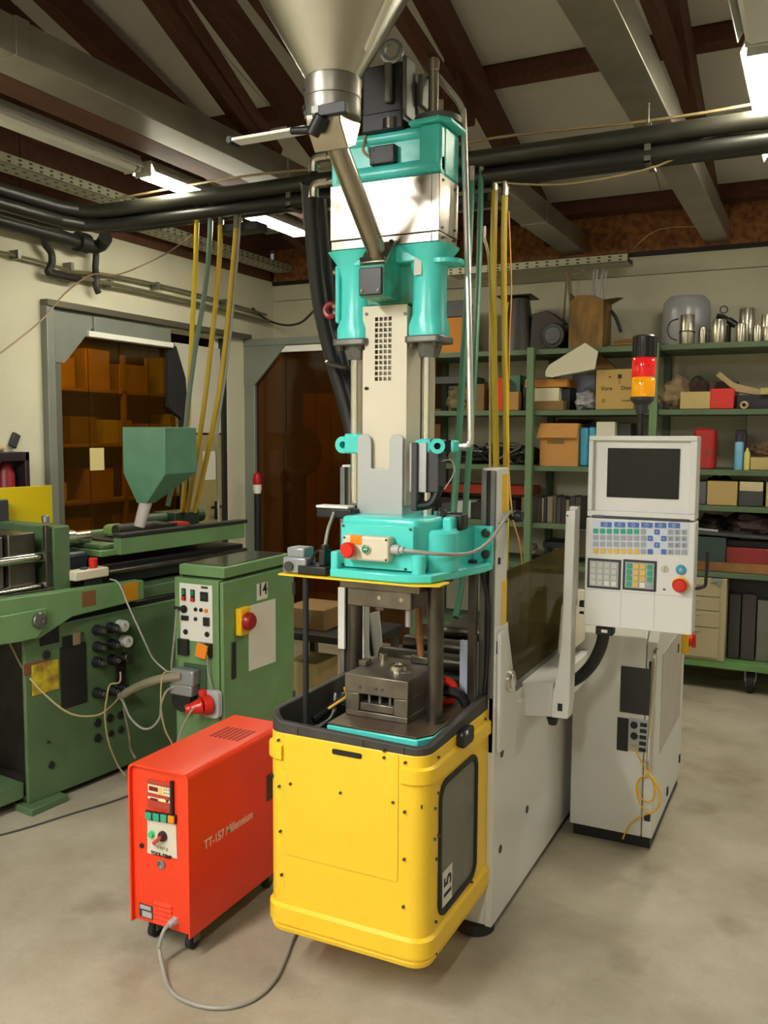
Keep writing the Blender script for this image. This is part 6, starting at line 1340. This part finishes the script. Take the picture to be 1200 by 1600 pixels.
# left bay, second shelf
blob('brown_wrap', 'brown wrapped bundle on the second shelf behind the chrome tube', 'bundle', 690, 735, 598, Z2, M('brown_wrap', (110, 96, 66), .8, var=.3, scale=9), 5.95, 11)
sbox('olive_carton', 'olive carton behind the chrome tube, second shelf', 'carton', 716, 756, 600, Z2, card_d, 6.0, .25)
sbox('dark_tray', 'dark tray lying across the wrapped bundle behind the chrome tube', 'tray', 680, 735, 588, at(710, 600, Y=5.97).z, dgrey, 5.96, .3)
sbox('red_case', 'narrow red case between the two yellow hoses, second shelf', 'case', 776, 790, 590, Z2, red_pl, 5.9, .2)
sbox('green_case', 'green case right of the yellow hoses, second shelf', 'case', 792, 812, 586, Z2, M('case_green', (70, 112, 90), .5), 5.98, .25)
sbox('small_carton', 'small carton in front of the green case, second shelf', 'carton', 795, 810, 612, Z2, card, 5.90, .07)
# --- third shelf
t = sthing('open_carton', 'open cardboard box with flap folded down on the third shelf', 'carton', 842, 903, Z3, 5.9)
X0, X1, zt = span(843, 902, 662, Z3, 5.90)
MB().box(X0, X1, 5.90, 5.905, Z3, zt).box(X0, X1, 6.2, 6.205, Z3, zt).box(X0, X0+.005, 5.905, 6.2, Z3, zt).box(X1-.005, X1, 5.905, 6.2, Z3, zt).box(X0+.005, X1-.005, 5.905, 6.2, Z3, Z3+.01).build('carton_walls', M('tan_card', (182, 130, 66), .8, var=.06, scale=5), t, 0)
zf = at(870, 684, Y=5.89).z
flap((X0, 5.898, zt), (X1, 5.898, zt), (X1-.004, 5.872, zf), (X0-.02, 5.872, zf)).build('flap', M('tan_card', (182, 130, 66)), t, 0)
flap((X0, 6.2, zt), (X1, 6.2, zt), (X1+.03, 6.24, zt+.03), (X0+.04, 6.24, zt+.035)).build('flap', card_d, t, 0)
p = at(868, 691, Y=5.899); MB().box(p.x-.06, p.x+.06, 5.899, 5.9, p.z-.012, p.z+.012).build('stain_band', card_d, t, 0)
for k, (a, b) in enumerate(((904.5, 917), (918, 931))): sbox('blue_canister', ('turquoise blue canister beside the open carton', 'turquoise blue canister touching the operator panel edge')[k], 'canister', a, b, 668 if k == 0 else 667, Z3, lblue, 5.93+.02*k, .12, .012)
sbox('white_carton', 'white carton just above the operator panel, left', 'carton', 930, 959, 659, Z3, M('carton_white', (204, 200, 180), .7), 5.92, .2)
sbox('dark_block', 'dark block right of the white carton above the operator panel', 'block', 960, 984, 661, Z3, dgrey, 6.0, .2)
t = sthing('red_canister', 'red canister standing right of the operator panel, third shelf', 'canister', 1083, 1117, Z3, 5.93)
X0, X1, zt = span(1081, 1116, 671, Z3, 5.93); MB().prism(rrect(X0, X1, 5.93, 6.08, .03, 4), 'z', Z3, zt).build('body', M('canister_red', (170, 34, 30), .4), t, .006); MB().box(X0+.02, X1-.05, 5.97, 6.03, zt, zt+.012).build('handle', M('canister_red', (170, 34, 30)), t, .004)
p = at(1107, 706, Y=5.929); MB().box(p.x-.012, p.x+.02, 5.9285, 5.93, p.z-.03, p.z+.02).build('label', M('canister_label', (140, 60, 40), .6), t, 0)
t = sthing('spray_can', 'light blue spray can with dark cap on the third shelf', 'spray can', 1146, 1160, Z3, 5.9)
X0, X1, zt = span(1146, 1160, 692, Z3, 5.9); r_ = (X1-X0)/2; MB().lathe([(r_, 0), (r_, zt-Z3), (r_*.7, zt-Z3+.012)], ((X0+X1)/2, 5.9+r_, Z3), n=18).build('can', M('spray_blue', (110, 170, 206), .3), t); MB().lathe([(r_*.95, zt-Z3+.008), (r_*.95, zt-Z3+.05), (0, zt-Z3+.05)], ((X0+X1)/2, 5.9+r_, Z3), n=18).build('cap', M('cap_purple', (52, 44, 60), .4), t)
t = sthing('yellow_bottle', 'small yellow bottle between the spray can and the low carton', 'bottle', 1162, 1171, Z3, 5.9)
X0, X1, zt = span(1161, 1171, 700, Z3, 5.9); r_ = (X1-X0)/2; MB().lathe([(r_, 0), (r_, (zt-Z3)*.75), (r_*.4, (zt-Z3)*.92), (r_*.4, zt-Z3)], ((X0+X1)/2, 5.9+r_, Z3), n=16).build('bottle', M('pale_yellow_pl', (206, 196, 110), .4), t)
sbox('low_carton', 'low cream carton at the right edge, third shelf', 'carton', 1172, 1204, 715, Z3, card_l, 5.9, .12)
sbox('pale_board', 'tall white board leaning at the back right, third shelf', 'board', 1164, 1206, 645, Z3, M('panel_white', (176, 168, 154), .7), 6.25, .05)
blob('brown_junk', 'brown bundle on top of the low cream carton', 'bundle', 1168, 1206, 690, at(1185, 714, Y=5.95).z, M('brown_cloth', (104, 80, 60), .85), 5.97, 15, .16)
sbox('dark_tin', 'dark tin behind the light blue spray can', 'tin', 1147, 1163, 672, Z3, dgrey, 6.05, .08)
# left bay third shelf: wiry junk
t = sthing('wire_tangle', 'tangle of wires and tubing on the third shelf behind the yellow hoses', 'tangle', 690, 820, Z3, 5.95)
rn = random.Random(3)
for k in range(16):
    xx = rn.uniform(700, 815); pts = [at(xx+rn.uniform(-30, 30), rn.uniform(692, 720), Y=rn.uniform(5.9, 6.2)) for _ in range(4)]
    for p in pts: p.z = max(p.z, Z3+.012)
    MB().tube(pts, rn.choice((.005, .008, .011)), 6, 4).build('wire', rn.choice((grey_metal, dark_junk, lgrey, black_hose)), t)
blob('dark_heap', 'dark heap under the wire tangle, third shelf', 'heap', 700, 780, 700, Z3, dark_junk, 6.0, 21, .3)
blob('dark_heap', 'dark heap right of the yellow hoses, third shelf', 'heap', 790, 842, 697, Z3, dark_junk, 6.05, 22, .25)
# --- fourth shelf: steel plates standing like books, long red tool box
rn = random.Random(5); xp = 814.0; k = 0
names = ['first', 'second', 'third', 'fourth', 'fifth', 'sixth', 'seventh', 'eighth', 'ninth', 'tenth', 'eleventh', 'twelfth', 'thirteenth']
pm = [M('plate_%d' % i, c, .5, .5, var=.2, scale=9) for i, c in enumerate(((74, 68, 64), (128, 116, 96), (92, 84, 76), (60, 54, 54), (140, 130, 108)))]
plan = [(9, 1, 777), (6, 3, 779), (8, 2, 777), (9, 3, 777), (3.5, 4, 778), (5, 3, 777), (9, 1, 776), (5, 2, 775), (8, 0, 777), (7, 3, 778), (6, 4, 781), (9, 3, 776), (9, 0, 777)]
for k, (w_, mi, yt) in enumerate(plan):
    sbox('steel_plate', '%s upright steel plate from the left in the row right of the green upright' % names[k], 'plate', xp, xp+w_-.6, yt, Z4, pm[mi], 5.9+.02*rn.random(), .2, .002, group='steel plates standing on the fourth shelf'); xp += w_
sbox('red_tool_case', 'long flat orange-red case on the fourth shelf behind the white column', 'case', 668, 832, 757, Z4+.17, M('case_red', (214, 66, 36), .4), 6.1, .2)
for k, (a, b, yt, mt) in enumerate(((690, 712, 786, dgrey), (713, 735, 783, lgrey), (736, 752, 786, dark_junk), (752, 770, 784, dgrey))): sbox('parts_bin', ('dark parts bin', 'pale parts bin', 'brown-black parts bin', 'grey parts bin')[k]+' under the long orange-red case', 'bin', a, b, yt, Z4, mt, 5.95, .3)
sbox('case_support', 'dark crate carrying the long orange-red case', 'crate', 672, 806, 778.5, Z4, dark_junk, 6.1, .18)
# --- lower left/middle shelves
ZL5, ZL6 = .721, .251
sbox('black_case', 'black case standing on the fifth shelf beside the white arm', 'case', 848, 890, 847, ZL5+.10, black, 5.98, .25)
sbox('dark_plates', 'stack of dark plates under the shiny tools, fifth shelf', 'plates', 812, 895, 888, ZL5, dark_junk, 5.9, .35)
t = sthing('shiny_tools', 'small shiny tools lying on the dark plates', 'tool', 838, 866, ZL5+.1, 5.95)
zz_ = at(850, 887, Y=5.92).z
MB().tube([(SX(840, 5.92, zz_), 5.93, zz_), (SX(844, 5.92, zz_), 5.95, zz_+.045), (SX(848, 5.92, zz_), 5.95, zz_+.01)], .005, 6, 4).tube([(SX(848, 5.92, zz_), 5.93, zz_+.005), (SX(856, 5.92, zz_), 5.95, zz_+.02), (SX(862, 5.92, zz_), 5.95, zz_+.008)], .006, 6, 4).build('tool', chrome, t)
sbox('white_sack', 'pinkish white sack beside the green upright, fifth shelf', 'sack', 812, 832, 862, ZL5+.1, M('pink_white', (206, 190, 184), .7), 6.05, .15, .02)
sbox('green_board', 'dark olive boards on the bottom shelf seen through the smoked pane', 'boards', 800, 880, 935, ZL6, M('olive_board', (96, 88, 54), .7, var=.3, scale=6), 5.95, .3)
# --- right bay lower
ZR = 1.166
sbox('carton', 'tan carton right of the operator panel on the narrow fourth shelf', 'carton', 1104, 1151, 752, ZR, M('tan_carton', (176, 150, 94), .8), 5.89, .25)
sbox('white_carton', 'white low carton on the dark tin box at right', 'carton', 1155, 1192, 753, at(1170, 768, Y=5.9).z, M('carton_cream', (196, 186, 146), .7), 5.9, .2)
sbox('dark_tin_box', 'dark tin box under the white low carton', 'box', 1153, 1192, 768, ZR, dgrey, 5.9, .25)
sbox('carton', 'tan carton cut by the right picture edge', 'carton', 1196, 1215, 753, ZR, card_l, 5.9, .2)
blob('black_bag', 'black bag behind the tan carton at right', 'bag', 1093, 1155, 740, ZR, black_hose, 6.1, 31, .22)
sbox('grey_case', 'grey case just right of the operator panel', 'case', 1088, 1103, 752, ZR, M('blue_grey2', (92, 96, 100), .4), 5.92, .2)
ZB = .758
sbox('red_tool_box', 'dark red tool box at the right on the bench', 'tool box', 1134, 1215, 857, ZB+.045, M('tool_red', (132, 34, 34), .5, var=.15, scale=5), 5.88, .3)
sbox('wooden_board', 'worn wooden board lying on the bench top', 'board', 1080, 1215, 881, ZB, M('board_worn', (140, 96, 52), .7, var=.4, scale=9), 5.83, .4, .002)
sbox('green_crate', 'dark green crate right of the emergency stop', 'crate', 1078, 1133, 839, ZB+.045, M('crate_green', (44, 62, 58), .5), 5.86, .3)
blob('cloth_heap', 'dark brown cloth heap at the right above the tool box', 'cloth', 1125, 1215, 797, at(1170, 846, Y=5.9).z, M('dk_maroon', (66, 48, 44), .8, var=.3, scale=12), 5.9, 41, .4)
blob('dark_heap', 'dark crumpled heap just right of the keyboard', 'heap', 1080, 1140, 806, at(1110, 838, Y=5.9).z, dark_junk, 5.95, 42, .35)
o = MB().cbox((SX(1150, 5.9, 1.04), 6.0, at(1150, 836, Y=5.9).z), (.62, .3, .02), ry=.03).build('dark_sheet', dgrey, None, .004); tag(o, 'dark flat sheet sticking out under the brown cloth heap', 'sheet')
o = MB().cyl(at(1082, 826, Y=5.88), at(1122, 830, Y=5.89), .012, n=10).build('metal_rod', alu, None); tag(o, 'short shiny rod in the heap right of the keyboard', 'rod')
sbox('heap_box', 'dark box under the heap of flat bundles, right of the green crate', 'box', 1136, 1212, 845, at(1170, 857, Y=5.9).z, black, 5.95, .3)
# drawer unit and binders on the bench's lower deck
du = sthing('drawer_unit', 'beige steel drawer unit standing on the lower deck of the bench', 'drawers', 1062, 1131, .201, 5.82)
X0, X1, zt = span(1040, 1131, 899, .201, 5.80); du_m = M('beige_steel', (168, 156, 124), .5); DY = 5.79
MB().box(X0, X1, DY+.004, DY+.4, .201, min(zt, .72)).build('carcass', du_m, du, .003)
zs = [.215]+[at(1090, y, Y=DY).z for y in (979, 953, 931, 906)]
for i in range(4):
    dr = MB().box(X0+.015, SX(1124, DY, .5), DY-.006, DY+.004, zs[i]+.003, zs[i+1]-.003).build('drawer', du_m, du, .002)
    MB().box(X0+.1, X0+.2, DY-.012, DY-.006, zs[i+1]-.03, zs[i+1]-.022).build('drawer_pull', du_m, dr, .001)
p = at(1125, 907, Y=DY); MB().box(p.x-.05, p.x+.012, DY-.02, DY+.004, p.z-.012, p.z+.012).cyl((p.x-.004, DY-.02, p.z-.018), (p.x-.004, DY+.0, p.z-.018), .014, n=12).build('lock', alu, du, .002)
for k, (a, b, yt) in enumerate(((1136, 1154, 928), (1156, 1178, 928), (1180, 1200, 938))): sbox('steel_block', ('dark steel block beside the beige drawer unit', 'dark steel block, second from the beige drawer unit', 'pale grey steel block above the castor')[k], 'block', a, b, yt, .201, (M('dk_block', (50, 48, 48), .5), M('dk_block2', (62, 56, 54), .5), grey_metal)[k], 5.9, .2)
sbox('dark_shelf_box', 'long dark box above the steel blocks under the bench top', 'box', 1134, 1215, 905, .58, black, 5.95, .3).location.z += 0
# ------------------------------------------------ store rooms: shelves and cartons behind the amber sheets
ss = thing('store_shelf', 'store room shelf with cartons behind the amber sheet of the left doorway', 'shelf', (-6.0, 5.0, 0))
for z in (.5, 1.0, 1.5, 1.98): MB().box(-6.2, -5.75, 3.6, 7.6, z-.03, z).build('shelf_board', wood2, ss, .003)
for y in (3.62, 5.0, 6.3, 7.58):
    for x in (-6.18, -5.77): MB().box(x-.02, x+.02, y-.02, y+.02, 0, 2.3).build('upright', wood2, ss, .002)
rn = random.Random(9); cnt = 0; pos_n = ['far left', 'left', 'left of centre', 'centre', 'right of centre', 'right', 'far right', 'last']
for zi, z in enumerate((.5, 1.0, 1.5, 1.98)):
    y = 3.75; k = 0
    while y < 7.2:
        wd = rn.uniform(.22, .42); hh = rn.uniform(.16, .36)
        o = MB().cbox((-5.93+rn.uniform(-.02, .02), y+wd/2, z+.001+hh/2), (.24, wd, hh), rz=rn.uniform(-.06, .06)).build('carton', rn.choice((card, card_l, card_d, M('tan_card', (182, 130, 66)))), None, .004)
        tag(o, 'carton seen dimly through the amber sheet, %s on the %s store shelf' % (pos_n[min(k, 7)] if k < 8 else 'end', ('lowest', 'second', 'third', 'top')[zi]), 'carton', 'cartons on the store room shelf'); y += wd+rn.uniform(.08, .25); k += 1
dr_ = thing('round_fan', 'dark round fan drum standing behind the amber sheet of the back doorway', 'fan', (-3.4, 7.1, 0))
q = at(468, 705, Y=7.1)
MB().ring((q.x, 7.1, q.z), .2, .045, (0.1, 1, 0), 28, 8).cyl((q.x, 7.08, q.z), (q.x, 7.14, q.z), .19, n=24).build('drum', dgrey, dr_); MB().box(q.x-.05, q.x+.05, 7.08, 7.14, 0, q.z-.18).box(q.x-.2, q.x+.2, 6.95, 7.25, 0, .03).build('stand', dgrey, dr_, .003)
s2 = thing('store_cupboard', 'brown cupboard behind the amber sheet of the back doorway', 'cupboard', (-4.3, 7.9, 0)); MB().box(-4.7, -4.05, 7.7, 8.1, 0, 2.0).build('carcass', wood2, s2, .004); MB().box(-4.69, -4.38, 7.68, 7.7, .05, 1.95).build('door', wood2, s2, .003); MB().box(-4.37, -4.06, 7.68, 7.7, .05, 1.95).build('door', wood2, s2, .003)
s3 = thing('store_rack', 'store rack with dark goods behind the amber sheet of the back doorway', 'shelf', (-3.2, 8.4, 0))
for z in (.4, .9, 1.4, 1.85): MB().box(-3.9, -2.2, 8.2, 8.6, z-.03, z).build('shelf_board', wood2, s3, .003)
for x in (-3.88, -2.22):
    for y in (8.22, 8.58): MB().box(x-.02, x+.02, y-.02, y+.02, 0, 2.1).build('upright', wood2, s3, .002)
for k, (x, z, w_, h_, mt) in enumerate(((-3.6, 1.4, .35, .3, card), (-3.0, 1.4, .4, .22, card_d), (-2.6, .9, .3, .3, card), (-3.4, .9, .4, .25, dark_junk), (-2.7, 1.85, .4, .3, card_d))):
    o = MB().box(x-w_/2, x+w_/2, 8.25, 8.5, z+.001, z+h_).build('carton', mt, None, .004); tag(o, 'carton on the store rack behind the back doorway, %s' % ('third shelf left', 'third shelf right', 'second shelf right', 'second shelf left', 'top shelf')[k], 'carton', 'cartons on the rear store rack')
